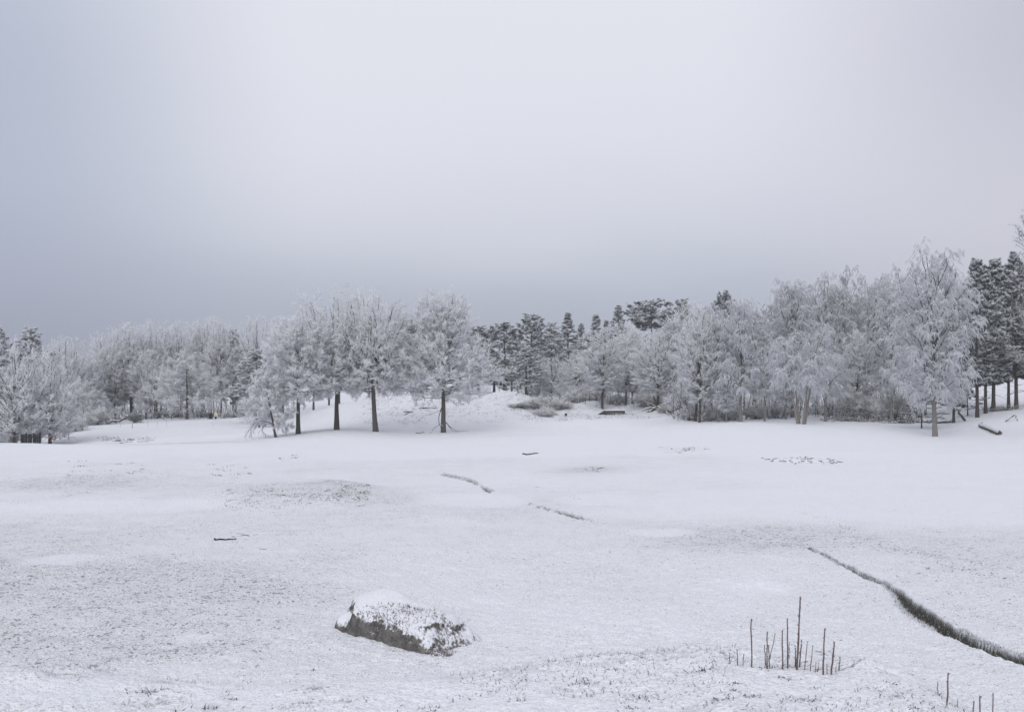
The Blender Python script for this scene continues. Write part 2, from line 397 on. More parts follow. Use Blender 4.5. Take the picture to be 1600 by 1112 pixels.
sp = math_(t, 'MULTIPLY', math_(t, 'SUBTRACT', math_(t, 'ADD', math_(t, 'MULTIPLY', n1.outputs[0], .65), math_(t, 'MULTIPLY', n4.outputs[0], .35)), thr), 16., True)
sp2 = math_(t, 'MULTIPLY', math_(t, 'SUBTRACT', n2.outputs[0], math_(t, 'ADD', thr, .04)), 8., True)
speck = math_(t, 'MULTIPLY', math_(t, 'MAXIMUM', sp, math_(t, 'MULTIPLY', sp2, .7)), .66)
soil = mixc(t, n2.outputs[0], (.035, .03, .022), (.11, .10, .075))
soil2 = mixc(t, n1.outputs[0], (.012, .012, .010), (.12, .115, .095))
fuzz = mrange(t, math_(t, 'ADD', noise_node(t, 34, 3, rough=.7).outputs[0], math_(t, 'MULTIPLY', dens, .25)), .52, .80, 0, .5)
base = mixc(t, speck, mixc(t, fuzz, SNOW, (.33, .33, .335)), soil)
rocky = math_(t, 'MULTIPLY', attr('rocky'), mrange(t, noise_node(t, 1.6, 6, rough=.75).outputs[0], .52, .60), True)
base = mixc(t, math_(t, 'MULTIPLY', rocky, .4), base, (.16, .15, .15))
base = mixc(t, math_(t, 'MULTIPLY', attr('ditch'), mrange(t, n1.outputs[0], .35, .5, .8, 1.), True), base, soil2)
t.links.new(base, b.inputs['Base Color']); b.inputs['Roughness'].default_value = .8
bp = t.nodes.new('ShaderNodeBump'); bp.inputs['Strength'].default_value = .8; bp.inputs['Distance'].default_value = .06
t.links.new(math_(t, 'ADD', n1.outputs[0], math_(t, 'MULTIPLY', n2.outputs[0], .4)), bp.inputs['Height']); t.links.new(bp.outputs[0], b.inputs['Normal'])
gm = acc.mesh('ground', [M['ground']])
# how much grass pokes through: more near by and to the left, none on the iced-over hollows
fx, fy = V[:, 0], V[:, 1]
gpx = 800 + FPX * fx / np.maximum(fy, 1)
grassy = .42 + .32 * fbm(fx * .12, fy * .12, 81, 3) + .15 * fbm(fx * .5, fy * .5, 83, 2) + .12 * (1 - ss(-9, 2, fx)) * (1 - ss(20, 40, fy)) - .25 * ss(24, 60, fy)
grassy = grassy - .25 * ss(3, 9, fx - .12 * fy) * ss(24, 34, fy)
for px_, py_, rx_, ry_ in ((140, 787, 4.2, 1.6), (1035, 829, .9, .7), (1183, 912, .6, .6), (740, 778, 1.7, 2.2), (930, 777, 1.2, 2.), (1400, 790, 9, 4.5), (820, 700, 20, 9), (1120, 690, 22, 6), (620, 690, 10, 3), (90, 872, .8, .9), (300, 1000, .3, .3)):
    c_ = unproj(px_, py_); d_ = ((fx - c_[0]) / rx_) ** 2 + ((fy - c_[1]) / ry_) ** 2
    grassy = grassy - .35 * (1 - ss(.3, 1.7, d_ + .25 * fbm(fx * 1.2, fy * 1.2, 87, 2)))
for px_, py_, rx_, ry_, a_ in ((460, 780, 2.3, 1.7, .45), (545, 768, .8, 1.4, .5), (250, 752, 5, 4, .2), (100, 755, 3.5, 2.5, .3), (230, 690, 7, 3.5, .75), (920, 733, 1.6, 2, .4), (1060, 703, 3, 2, .35), (1150, 840, 2.5, 2.5, .25), (1500, 880, 1.4, 3, .15), (200, 1010, 2.3, .9, .2), (300, 930, 2.6, 2, .22), (200, 900, 3, 2, .25)):
    c_ = unproj(px_, py_); d_ = ((fx - c_[0]) / rx_) ** 2 + ((fy - c_[1]) / ry_) ** 2
    grassy = grassy + a_ * np.exp(-d_)
grassy = grassy * (1 - .75 * gb) + gb * .30 * ss(-.05, .3, fbm(fx * .9, fy * 1.3, 61, 2) + .12)
grassy = np.where(fy > 95, .35, grassy)
for nm, arr in (('grassy', np.clip(grassy, 0, .66)), ('ditch', gd), ('rocky', gr)):
    a_ = gm.attributes.new(nm, 'FLOAT', 'POINT'); a_.data.foreach_set('value', np.append(arr, 0).astype(np.float32))
gobj = obj('ground', gm, kind='structure')

# ------------------------------------------------------------------ tree builders: each returns (trunk mesh, crown mesh, height, half width)
def trunk_line(H, g, m=12, wig=.02, lean=(0, 0), frac=1.):
    s = np.linspace(0, 1, m)
    w = np.cumsum(g.normal(size=(m, 2)) * wig * H / m ** .5, 0); w -= w[0]
    return np.stack([lean[0] * s + w[:, 0] * s, lean[1] * s + w[:, 1] * s, H * frac * s], 1)[None]
def flare(P, r):
    m = P.shape[1]; s = np.linspace(0, 1, m)
    return (r * .92 * (1 - s) ** .9 + r * .05 + r * .22 * np.exp(-s * 30))[None]

def limbs_to_envelope(T, H, hb, env, n, g, k_att=.55, sag=0., rise=.12, az=None, smin=.03, inner=(.72, 1.0), asym=.25, m=7, wig=.02, topa=.88):
    s = smin + (1 - smin) * (np.arange(n) + g.random(n)) / n
    phi = np.arange(n) * 2.39996 + g.normal(size=n) * .4
    rad = env(s) * g.uniform(*inner, n) * (1 + asym * np.sin(phi * 2 + g.random() * 6) * g.random(n))
    ht = hb + s * (H - hb)
    ha = hb * .95 + (ht - hb) * k_att + g.normal(size=n) * .02 * H; ha = np.clip(ha, hb * .75, H * topa)
    ftr = ha / (T[0, -1, 2]); A, _ = at_t(T, np.clip(ftr, 0, .98)[None]); A = A[0]
    axis, _ = at_t(T, np.clip(ht / T[0, -1, 2], 0, .99)[None]); ax_ = axis[0]
    Bp = np.stack([ax_[:, 0] + rad * np.cos(phi), ax_[:, 1] + rad * np.sin(phi), ht], 1)
    mid = (A + Bp) / 2 + np.stack([.14 * (Bp[:, 0] - A[:, 0]), .14 * (Bp[:, 1] - A[:, 1]), (-.10 + sag) * np.ones(n) * np.linalg.norm(Bp - A, axis=1)], 1)
    tt = np.linspace(0, 1, m)[None, :, None]
    P = (1 - tt) ** 2 * A[:, None] + 2 * tt * (1 - tt) * mid[:, None] + tt ** 2 * Bp[:, None]
    P[:, 1:-1] += g.normal(size=P[:, 1:-1].shape) * wig * np.linalg.norm(Bp - A, axis=1)[:, None, None]
    return P, np.linalg.norm(Bp - A, axis=1)

def build(name, acc_t, acc_c, H, hw, bark, crown_mats):
    return dict(trunk=acc_t.mesh(name + '_trunk', [M[bark], M['limb']]), crown=acc_c.mesh(name + '_crown', [M[k] for k in crown_mats]), H=H, hw=hw)

def deciduous(seed, H, hb, env, nl=46, n2=11, n3=9, n4=8, hw=4., r=.2, bark='bark_brown', lean=(0, 0), k_att=.5, sag=0., trop=.15, l2=.38, l3=.42, l4=.32, tw=.024,
              low=0, frost='frost', twig_r=.024, top_r=.5):
    g = np.random.default_rng(seed); at, ac = Acc(), Acc()
    T = trunk_line(H, g, 12, .012, lean, .93); tubes(at, T, flare(T, r), 9, 0, .05, g)
    L1, len1 = limbs_to_envelope(T, H, hb, env, nl, g, k_att, sag)
    r1 = np.clip(len1 * .012, .016, r * .4); R1 = taper_r(L1, r1, r1 * .2)
    big = len1 > np.percentile(len1, 45)
    tubes(at, L1[big], R1[big], 5, 1); 
    if (~big).any(): tubes(ac, L1[~big], R1[~big], 4, 1)
    L2, len2 = kids(L1, n2, g, .22, 1., (28, 60), len1 * l2, 4, trop, .12, taper=.45)
    tubes(ac, L2, taper_r(L2, .018, .010), 3, 0)
    L3, len3 = kids(L2, n3, g, .1, 1., (25, 65), np.minimum(len2 * l3 * 1.3, .75), 3, trop * .6, .18, taper=.35)
    cones(ac, L3[:, 0], L3[:, 1], twig_r * .75, 0, g); cones(ac, L3[:, 1] , L3[:, 2], twig_r * .7, 0, g)
    L4, len4 = kids(L3, n4, g, .05, 1., (20, 70), l4, 2, trop * .3, .1, taper=.3)
    cones(ac, L4[:, 0], L4[:, 1], tw, 0, g)
    return build('frosted', at, ac, H, hw, bark, (frost, 'limb'))

def envelope(pts):
    xs, ys = zip(*pts); return lambda s: np.interp(s, xs, ys)

def weeping(seed, H, hb, env, nl=44, n2=9, n3=7, n4=9, hw=3.5, r=.17, bark='bark_birch', stems=1, lean=(0, 0), hang=.9, l4=.32, tw=.018, k_att=.55, frost='frost_pale'):
    g = np.random.default_rng(seed); at, ac = Acc(), Acc()
    for q in range(stems):
        off = np.array([0., 0., 0.]); ln = lean
        if stems > 1:
            a = q * 2 * pi / stems + .3; off = np.array([cos(a) * .35, sin(a) * .25, 0]); ln = (cos(a) * H * .16, sin(a) * H * .12)
        T = trunk_line(H * (1 - .08 * q), g, 12, .014, ln, .95) + off
        tubes(at, T, flare(T, r if stems == 1 else r * .7), 8, 0, .05, g)
        L1, len1 = limbs_to_envelope(T - off, H * (1 - .08 * q), hb, env, nl // stems, g, k_att, .22, asym=.2)
        L1 = L1 + off
        r1 = np.clip(len1 * .013, .015, .07); tubes(at if q == 0 else ac, L1, taper_r(L1, r1, r1 * .25), 5, 1)
        L2, len2 = kids(L1, n2, g, .2, 1., (30, 65), len1 * .36, 5, -.7, .1, up=.15, taper=.4)
        tubes(ac, L2, taper_r(L2, .015, .009), 3, 0)
        L3, len3 = kids(L2, n3, g, .15, 1., (30, 70), hang, 3, -3.2, .06, up=-.1, taper=.3)
        tubes(ac, L3, taper_r(L3, .012, .006), 3, 0)
        L4, len4 = kids(L3, n4, g, .1, 1., (15, 50), l4, 2, -1.3, .12, up=-.25, taper=.25)
        cones(ac, L4[:, 0], L4[:, 1], tw, 0, g)
    return build('weeping', at, ac, H, hw, bark, (frost, 'limb'))

def pine(seed, H, hb, env, nl=34, n2=7, n3=5, nn=12, hw=3., r=.16, lean=(0, 0), mat_='needle', spike=.2, sr=.018, k_att=.85, flat=.45, l2=.42, bark='bark', dead=6):
    g = np.random.default_rng(seed); at, ac = Acc(), Acc()
    T = trunk_line(H, g, 12, .012, lean, .96); tubes(at, T, flare(T, r), 8, 0, .05, g)
    L1, len1 = limbs_to_envelope(T, H, hb, env, nl, g, k_att, .10, asym=.4, inner=(.55, 1.05), topa=.95)
    r1 = np.clip(len1 * .016, .018, .08); tubes(at, L1, taper_r(L1, r1, r1 * .25), 5, 1)
    if dead:
        s = g.uniform(.6, 1., dead) * hb / H; A, _ = at_t(T, s[None]); A = A[0]; ph = g.random(dead) * 6.28
        Bq = A + np.stack([np.cos(ph), np.sin(ph), g.uniform(-.4, .2, dead)], 1) * g.uniform(.5, 1.5, dead)[:, None]
        tubes(at, np.stack([A, (A + Bq) / 2 + [0, 0, .08], Bq], 1), np.tile([.025, .015, .006], (dead, 1)), 4, 0)
    L2, len2 = kids(L1, n2, g, .3, 1., (30, 65), len1 * l2, 4, .25, .1, flat=flat, taper=.45)
    tubes(ac, L2, taper_r(L2, .02, .01), 3, 1)
    L3, len3 = kids(L2, n3, g, .25, 1., (25, 65), np.clip(len2 * .5, .2, .6), 3, .3, .15, flat=flat, taper=.3)
    cones(ac, L3[:, 0], L3[:, 2], .015, 1, g)
    L4, _ = kids(L3, nn, g, .1, 1., (25, 75), spike, 2, .0, .1, up=.12, taper=.1)
    cones(ac, L4[:, 0], L4[:, 1], sr, 0, g)
    return build('pine', at, ac, H, hw, bark, (mat_, 'limb'))

def spruce(seed, H, hb, hw=1.8, mat_='needle', nl=80, nn=12, n2=8, r=.13):
    g = np.random.default_rng(seed); at, ac = Acc(), Acc()
    T = trunk_line(H, g, 10, .004, (0, 0), .98); tubes(at, T, flare(T, r), 8, 0, .04, g)
    L1, len1 = limbs_to_envelope(T, H, hb, lambda s: hw * (1 - s) ** .9 + .04, nl, g, .96, .05, asym=.15, inner=(.75, 1.05), smin=.01, topa=.97)
    L1[:, :, 2] -= (np.linspace(0, 1, L1.shape[1]) ** 1.5)[None] * len1[:, None] * .18
    tubes(at, L1, taper_r(L1, .03, .008), 4, 1)
    L2, len2 = kids(L1, n2, g, .1, 1., (40, 65), np.clip(len1 * .5, .15, .8), 3, -.15, .06, flat=.25, taper=.7)
    tubes(ac, L2, taper_r(L2, .014, .008), 3, 1)
    for src, c in ((L2, nn), (L1, nn)):
        L4, _ = kids(src, c, g, .05, 1., (30, 75), .24, 2, .0, .08, up=.05, taper=.1); cones(ac, L4[:, 0], L4[:, 1], .03, 0, g)
    return build('spruce', at, ac, H, hw, 'bark', (mat_, 'limb'))

def shrub(seed, h, w, stems=26, mat_='shrub', n2=7, n3=7, n4=5, up=.9, l4=.16, tw=.012, droop=-.3):
    g = np.random.default_rng(seed); at, ac = Acc(), Acc()
    a = g.random(stems) * 6.28; ro = np.sqrt(g.random(stems)) * .45 * w
    A = np.stack([np.cos(a) * ro * .5, np.sin(a) * ro * .5, np.full(stems, -.12)], 1)
    B = np.stack([np.cos(a) * (ro + .5 * w * g.random(stems)), np.sin(a) * (ro + .5 * w * g.random(stems)), h * g.uniform(.5, 1, stems) * (1 - .35 * (ro / (.45 * w)) ** 2)], 1)
    mid = (A + B) / 2 + np.array([0, 0, .15 * h]); tt = np.linspace(0, 1, 5)[None, :, None]
    P = (1 - tt) ** 2 * A[:, None] + 2 * tt * (1 - tt) * mid[:, None] + tt ** 2 * B[:, None]
    tubes(at, P, taper_r(P, .02, .006), 4, 0)
    L2, len2 = kids(P, n2, g, .2, 1., (25, 60), h * .42, 3, droop, .15, taper=.4); tubes(ac, L2, taper_r(L2, .01, .005), 3, 1)
    L3, _ = kids(L2, n3, g, .1, 1., (25, 65), h * .2 + .08, 2, .0, .15, taper=.3); cones(ac, L3[:, 0], L3[:, 1], tw, 0, g)
    L4, _ = kids(L3, n4, g, .1, 1., (25, 65), l4, 2, .0, .15, taper=.3); cones(ac, L4[:, 0], L4[:, 1], tw, 0, g)
    return build('shrub', at, ac, h, w, 'bark', (mat_, 'limb'))

def put(kind, proto, px, Y, top, label, cat, group=None, hw=None, rz=0., lean=0., names=('trunk', 'crown'), z=None, sink=.08, dz=0.):
    """stands a tree or bush on the ground at distance Y, its top at row `top` of the photograph"""
    x, Y, z0 = G(px, Y)
    if z is not None: z0 = z
    H = CAMZ + (HZ - top) / FPX * Y - z0
    sz = H / proto['H']; sx = sz if hw is None else (hw / FPX * Y) / proto['hw']
    o = thing(kind, label, cat, (x, Y, z0 - sink + dz), rz, group, (sx, sx, sz), rot=(0, lean, rz))
    obj(names[0], proto['trunk'], o); obj(names[1], proto['crown'], o)
    return o

# ------------------------------------------------------------------ kinds of tree
round_env = envelope([(0, .55), (.12, .85), (.3, 1), (.55, .98), (.8, .78), (.95, .5), (1, .25)])
def E(env, k): return lambda s: env(s) * k
frost_round = deciduous(11, 10, .9, E(round_env, 4.3), nl=70, n2=7, n3=7, n4=5, hw=4.0, k_att=.45)
frost_round2 = deciduous(12, 11, 1.8, E(round_env, 3.4), nl=66, n2=7, n3=7, n4=5, hw=3.1, k_att=.4, trop=.3, frost='frost')
frost_tall = deciduous(13, 12, 2.2, E(envelope([(0, .4), (.2, .8), (.5, 1), (.8, .75), (1, .15)]), 2.6), nl=64, n2=7, n3=7, n4=5, hw=2.3, k_att=.45, r=.13, trop=.35, bark='bark')
frost_layer = deciduous(14, 8, 1.5, E(envelope([(0, .9), (.25, 1), (.5, .9), (.8, .55), (1, .15)]), 4.4), nl=38, n2=9, n3=8, n4=5, hw=4.3, k_att=.8, trop=-.1, r=.16, tw=.022, twig_r=.035)
birch_a = weeping(21, 12, 2.7, E(envelope([(0, .6), (.2, .95), (.5, 1), (.75, .75), (1, .12)]), 3.0), nl=44, n2=8, n3=6, n4=8, l4=.34, tw=.020, hw=2.9)
birch_b = weeping(22, 12, 3.4, E(envelope([(0, .5), (.3, .9), (.6, 1), (.85, .65), (1, .2)]), 3.2), nl=44, n2=8, n3=6, n4=8, l4=.34, tw=.020, hw=3., stems=2, bark='bark')
birch_slim = weeping(23, 10, 2.6, E(envelope([(0, .4), (.2, .9), (.5, 1), (.75, .75), (1, .1)]), 1.8), nl=32, n2=7, n3=6, n4=8, hw=1.9, r=.1, hang=.6)
pine_a = pine(31, 11, 2.4, E(envelope([(0, .6), (.3, 1), (.6, .9), (.85, .6), (1, .15)]), 2.3), nl=52, n2=8, hw=2.0, spike=.26, sr=.026)
pine_b = pine(32, 11, 1.4, E(envelope([(0, .8), (.3, 1), (.6, .85), (.85, .5), (1, .1)]), 2.4), nl=52, n2=8, hw=2.1, mat_='needle_frost', spike=.26, sr=.026)
pine_umbrella = pine(33, 12, 8.2, E(envelope([(0, .55), (.3, .9), (.7, 1), (1, .55)]), 2.9), nl=38, n2=9, hw=2.8, k_att=.7, flat=.3, spike=.26, sr=.028)
pine_dark = pine(34, 14, 2.5, E(envelope([(0, .65), (.2, .95), (.5, 1), (.75, .66), (.92, .3), (1, .06)]), 2.8), nl=95, n2=9, n3=4, nn=12, l2=.36, spike=.27, sr=.028, hw=2.2, r=.2, mat_='needle_dark', k_att=.95, flat=.35)
spruce_a = spruce(41, 12, .8, hw=2.1, nl=110)
shrub_a = shrub(51, 1.5, 1.3, n2=7, n3=7, n4=5); shrub_b = shrub(52, 1.0, 1.2, stems=22, mat_='needle_frost', n4=6, l4=.12)
juniper = shrub(53, 1.6, 1.0, stems=30, mat_='needle', n4=8, l4=.12, tw=.016)

# ---- the group on the knoll in the middle of the field
oak_left = deciduous(61, 9.9, 3.0, E(envelope([(0, .75), (.15, 1), (.4, .95), (.7, .85), (.9, .6), (1, .25)]), 3.5), nl=88, n2=8, n3=7, n4=5, hw=3.45, r=.19, k_att=.62, bark='bark')
oak_mid = deciduous(62, 11.5, 3.5, E(envelope([(0, .45), (.15, .75), (.4, .98), (.65, 1), (.85, .82), (.95, .55), (1, .25)]), 3.9), nl=96, n2=8, n3=7, n4=5, hw=3.7, r=.21, k_att=.18, trop=.25, bark='bark_brown')
oak_right = deciduous(63, 11.6, 3.6, E(envelope([(0, .65), (.15, .95), (.4, 1), (.65, .95), (.85, .8), (.95, .55), (1, .25)]), 3.6), nl=96, n2=8, n3=7, n4=5, hw=3.5, r=.22, lean=(-.7, 0), k_att=.35, trop=.2)
oak_single = deciduous(64, 12.1, 3.0, E(envelope([(0, .6), (.15, 1), (.35, 1.0), (.5, .78), (.62, .55), (.8, .52), (.93, .42), (1, .2)]), 4.5), nl=104, n2=8, n3=7, n4=5, hw=4.4, r=.20, k_att=.6, trop=.1)
gk = 'frosted trees on the knoll in the middle'
a = put('frosted_tree', oak_left, 466, 82, 494, 'leftmost tall frosted tree on the central knoll, with a thin dark straight trunk', 'tree', gk, hw=66, rz=.4)
a = put('frosted_tree', oak_mid, 526, 86, 461, 'frosted tree on the central knoll with a stout short trunk swollen where its limbs fork', 'tree', gk, hw=72, rz=1.2)
a = put('frosted_tree', oak_right, 587, 84, 461, 'frosted tree on the central knoll whose thick bare trunk leans left', 'tree', gk, hw=68, rz=0)
lone = put('frosted_tree', oak_single, 693, 84, 455, 'lone wide frosted tree standing right of the knoll before the snowy hill', 'tree', None, hw=86, rz=.3)
# its dead boughs that hang to the snow
g = np.random.default_rng(77); ac = Acc()
def bez(pts, m=7):
    p = np.array(pts, float); s = np.linspace(0, 1, len(p)); q = np.linspace(0, 1, m)
    P_ = np.stack([np.interp(q, s, p[:, k]) for k in range(3)], 1); P_[1:-1] += g.normal(size=P_[1:-1].shape) * .03; return P_[None]
for pts, r0 in (([(-.1, 0, 2.3), (-.35, -.1, 1.7), (-.42, -.15, 1.0), (-.3, -.2, .5), (-.02, -.1, .25)], .05),
                ([(-.38, -.1, .75), (-.8, -.2, .45), (-1.2, -.2, .1), (-1.45, -.2, .0)], .035),
                ([(.1, 0, 2.7), (.5, 0, 2.9), (.9, -.1, 2.55), (1.15, -.1, 2.3)], .035),
                ([(.1, 0, 1.0), (.5, -.1, .55), (1.2, -.1, .2), (2.2, -.2, .15)], .04), ([(.4, -.1, .6), (.7, -.3, .25), (1.3, -.5, .05)], .025),
                ([(-.1, 0, 2.0), (-.9, 0, 1.7), (-1.6, 0, 1.55)], .025)):
    P_ = bez(pts); tubes(ac, P_, taper_r(P_, r0, .01), 5, 0)
    K, _ = kids(P_, 10, g, .35, 1., (30, 70), .5, 3, -.2, .15); tubes(ac, K, taper_r(K, .01, .004), 3, 1)
    K2, _ = kids(K, 5, g, .1, 1., (30, 70), .2, 2, 0, .1); cones(ac, K2[:, 0], K2[:, 1], .012, 1, g)
bo = obj('hanging_bough', ac.mesh('bough', [M['bark_brown'], M['frost']]), lone); bo.scale = tuple(1 / s_ for s_ in lone.scale)
# the small leaning tree at the left foot of the knoll with boughs touching the snow
small_lean = deciduous(65, 5.6, .9, E(envelope([(0, 1), (.3, 1), (.7, .7), (1, .2)]), 2.3), nl=26, n2=9, n3=8, n4=5, hw=2.6, r=.12, lean=(-1.1, 0), k_att=.6, trop=-.3, bark='bark')
sm = put('frosted_tree', small_lean, 431, 80, 575, 'small frosted tree leaning left beside the knoll, boughs drooping to the snow', 'tree', None, hw=44)
ac = Acc()
for pts, r0 in (([(-.3, 0, 1.2), (-1.0, -.1, 1.5), (-1.6, -.2, 1.3), (-2.0, -.3, .7), (-2.4, -.4, .05)], .05), ([(-.3, 0, 1.1), (-.8, -.1, 1.2), (-1.1, -.2, .7), (-.8, -.3, .3), (-.5, -.4, .2)], .04), ([(-1.6, -.2, 1.3), (-1.9, -.3, .9), (-1.9, -.3, .3)], .03)):
    P_ = bez(pts); tubes(ac, P_, taper_r(P_, r0, .012), 5, 0)
    K, _ = kids(P_, 14, g, .3, 1., (25, 60), .7, 4, -1.6, .12); tubes(ac, K, taper_r(K, .012, .005), 3, 1)
    K2, _ = kids(K, 7, g, .1, 1., (20, 60), .28, 2, -.8, .1); cones(ac, K2[:, 0], K2[:, 1], .012, 1, g)
bo = obj('hanging_bough', ac.mesh('bough', [M['bark'], M['frost']]), sm); bo.scale = tuple(1 / s_ for s_ in sm.scale)

# ---- left wood: (proto, px, Y, top, half width px, label)
gl = 'frosted trees of the left wood'
left = [
 (frost_round, 22, 92, 536, 62, 'frosted tree at the left edge, dark trunk rising behind the snow crest'),
 (frost_round, 78, 95, 556, 58, 'low frosted tree at far left that slopes down to the round sign'),
 (frost_round2, 55, 97, 585, 40, 'short frosted tree between the leftmost trunk and the round sign'),
 (pine_b, 48, 116, 511, 34, 'frosted pine showing dark above the leftmost trees'),
 (pine_b, 2, 112, 512, 22, 'frosted pine top cut by the left edge of the picture'),
 (frost_round2, 104, 124, 529, 46, 'rounded frosted tree left of the dip in the left skyline'),
 (frost_round2, 72, 120, 540, 36, 'frosted tree behind the low tree that slopes to the round sign'),
 (frost_round, 138, 128, 552, 30, 'small frosted tree in the dip of the left skyline'),
 (frost_round2, 168, 132, 522, 34, 'frosted tree just right of the dip in the left skyline'),
 (frost_tall, 205, 134, 508, 38, 'tall frosted tree with dark forked limbs above the small juniper'),
 (frost_round2, 243, 137, 504, 40, 'broad frosted tree second right of the juniper on the left skyline'),
 (frost_round2, 283, 138, 506, 34, 'frosted tree behind the snow laden spreading tree'),
 (frost_tall, 318, 139, 500, 34, 'frosted tree with fine upright twigs above the cream board'),
 (frost_tall, 346, 136, 502, 26, 'slender frosted tree with a bare dark stem near the cream board'),
 (pine_b, 364, 140, 513, 22, 'narrow frosted pine in the dark gap of the left wood'),
 (frost_round2, 402, 138, 497, 34, 'frosted tree rising just left of the knoll group'),
 (frost_layer, 292, 127, 548, 66, 'spreading tree with thick layered snow laden branches behind the red flag'),
 (frost_layer, 245, 130, 570, 34, 'lower layered frosted tree left of the snow laden spreading tree'),
 (pine_b, 402, 118, 545, 36, 'dark based frosted pine left of the knoll group'),
 (frost_layer, 405, 108, 600, 32, 'low snow laden tree beside the drooping bough'),
 (frost_tall, 180, 131, 545, 28, 'thin frosted tree behind the leaning little tree'),
 (frost_round, 122, 118, 590, 34, 'low frosted thicket tree above the snowy slope at left'),
 (frost_tall, 228, 131, 550, 26, 'dark stemmed slim frosted tree behind the juniper'),
 (frost_round2, 442, 130, 500, 30, 'frosted tree showing behind the left knoll tree'),
 (frost_round2, 10, 130, 545, 40, 'frosted tree far behind the left edge'),
]
for k, (pr, px, Y, top, hw, lb) in enumerate(left):
    nm = 'pine_tree' if pr in (pine_a, pine_b) else 'frosted_tree'
    put(nm, pr, px, Y, top, lb, 'tree', gl, hw=hw, rz=k * 1.7)
for k, (px, Y, r_) in enumerate(((352, 126, .20), (375, 124, .17), (338, 130, .14), (296, 126, .17), (360, 132, .13), (383, 131, .12))):
    pass

# ---- middle wood on the rocky slopes
gm_ = 'conifers of the middle wood'
mid = [
 ('pine_tree', pine_a, 638, 122, 498, 42, 'dark frosted pine on the hill between the leaning trunk tree and the lone tree'),
 ('pine_tree', pine_a, 666, 124, 503, 38, 'dark frosted pine on the hill behind the left side of the lone tree'),
 ('pine_tree', pine_b, 620, 126, 540, 26, 'low frosted pine at the left shoulder of the hill'),
 ('pine_tree', pine_b, 668, 128, 548, 30, 'low wide pine on the hilltop behind the lone tree'),
 ('pine_tree', pine_a, 748, 128, 508, 34, 'pine directly behind the right side of the lone tree'),
 ('pine_tree', pine_a, 790, 126, 502, 34, 'frosted pine right beside the crown of the lone tree'),
 ('pine_tree', pine_a, 828, 130, 489, 30, 'tall frosted pine with a forked top above the second snowy mound'),
 ('pine_tree', pine_b, 822, 117, 540, 27, 'nearer slender pine with a straight dark stem on the second mound'),
 ('pine_tree', pine_b, 862, 135, 503, 28, 'frosted pine left of the first pointed spruce'),
 ('pine_tree', pine_a, 772, 125, 560, 28, 'low dark pine at the left foot of the second mound'),
 ('pine_tree', pine_a, 800, 123, 570, 26, 'low dark pine on the crest of the second mound'),
 ('pine_tree', pine_a, 890, 138, 545, 26, 'dark pine under the first pointed spruce'),
 ('spruce_tree', spruce_a, 888, 152, 485, 38, 'first pointed spruce from the left on the middle skyline'),
 ('spruce_tree', spruce_a, 908, 156, 503, 30, 'small spruce tip between the first and second pointed spruces'),
 ('spruce_tree', spruce_a, 931, 152, 488, 34, 'second pointed spruce, above the trees left of the wooden ramp'),
 ('spruce_tree', spruce_a, 948, 158, 497, 30, 'low spruce tip beside the tallest pointed spruce'),
 ('spruce_tree', spruce_a, 966, 150, 474, 40, 'tallest pointed spruce, left of the flat topped pine'),
 ('pine_tree', pine_b, 918, 145, 520, 26, 'frosted pine below the spruce tips'),
 ('pine_tree', pine_umbrella, 1018, 136, 466, 38, 'flat topped snowy pine standing above the middle wood'),
 ('pine_tree', pine_a, 1066, 142, 466, 24, 'pine whose dark top shows above the frosted trees right of the flat topped pine'),
 ('pine_tree', pine_a, 1134, 138, 452, 22, 'pine whose dark tuft tops the frosted birches'),
]
for k, (nm, pr, px, Y, top, hw, lb) in enumerate(mid): put(nm, pr, px, Y, top, lb, 'tree', gm_, hw=hw, rz=k * 2.1)
gf = 'frosted trees of the middle wood'
midf = [
 (frost_tall, 941, 107, 512, 40, 'frosted tree with a pale brown trunk beside the wooden ramp'),
 (frost_tall, 978, 112, 520, 26, 'thin frosted tree at the right end of the wooden ramp'),
 (frost_tall, 988, 114, 508, 30, 'frosted tree with a dark trunk just right of the wooden ramp'),
 (frost_tall, 966, 120, 530, 26, 'slim frosted tree behind the wooden ramp'),
 (frost_tall, 1028, 101, 518, 40, 'frosted tree with dark spotted trunk growing from the upturned root'),
 (frost_round2, 862, 120, 560, 30, 'low frosted tree behind the bushes left of the ramp'),
 (frost_round2, 902, 124, 552, 30, 'frosted tree behind the bushes, nearer the ramp'),
 (frost_round, 840, 122, 590, 20, 'small frosted tree beside the slender pine on the mound'),
 (frost_round, 905, 116, 600, 26, 'low bushy frosted tree left of the brown trunk by the ramp'),
 (frost_round2, 1000, 122, 540, 34, 'frosted tree behind the trunk pair by the ramp'),
 (frost_round, 1012, 112, 600, 26, 'low frosted tree behind the upturned root'),
 (birch_slim, 1050, 104, 498, 32, 'slim drooping frosted tree right of the upturned root'),
 (frost_tall, 1086, 92, 482, 40, 'frosted tree with twin leaning trunks at the edge of the field'),
 (frost_tall, 1093, 90, 505, 32, 'thin dark leaning frosted trunk at the edge of the field'),
 (birch_slim, 1122, 90, 492, 32, 'small drooping frosted tree left of the brown birch'),
 (frost_round, 1070, 98, 585, 28, 'low frosted tree above the reddish shrub'),
 (birch_a, 1157, 88, 464, 46, 'frosted birch with a brown trunk at the middle of the right wood edge'),
 (birch_slim, 1195, 88, 515, 30, 'small frosted birch between the brown birch and the many stemmed clump'),
 (birch_slim, 1135, 88, 590, 22, 'short frosted birch at the foot of the brown birch'),
 (frost_tall, 1070, 112, 478, 36, 'tall frosted tree behind the twin trunks'),
 (birch_a, 1110, 112, 474, 40, 'drooping frosted birch on the skyline above the small birches'),
 (birch_slim, 1180, 104, 480, 34, 'frosted birch behind the gap left of the many stemmed clump'),
]
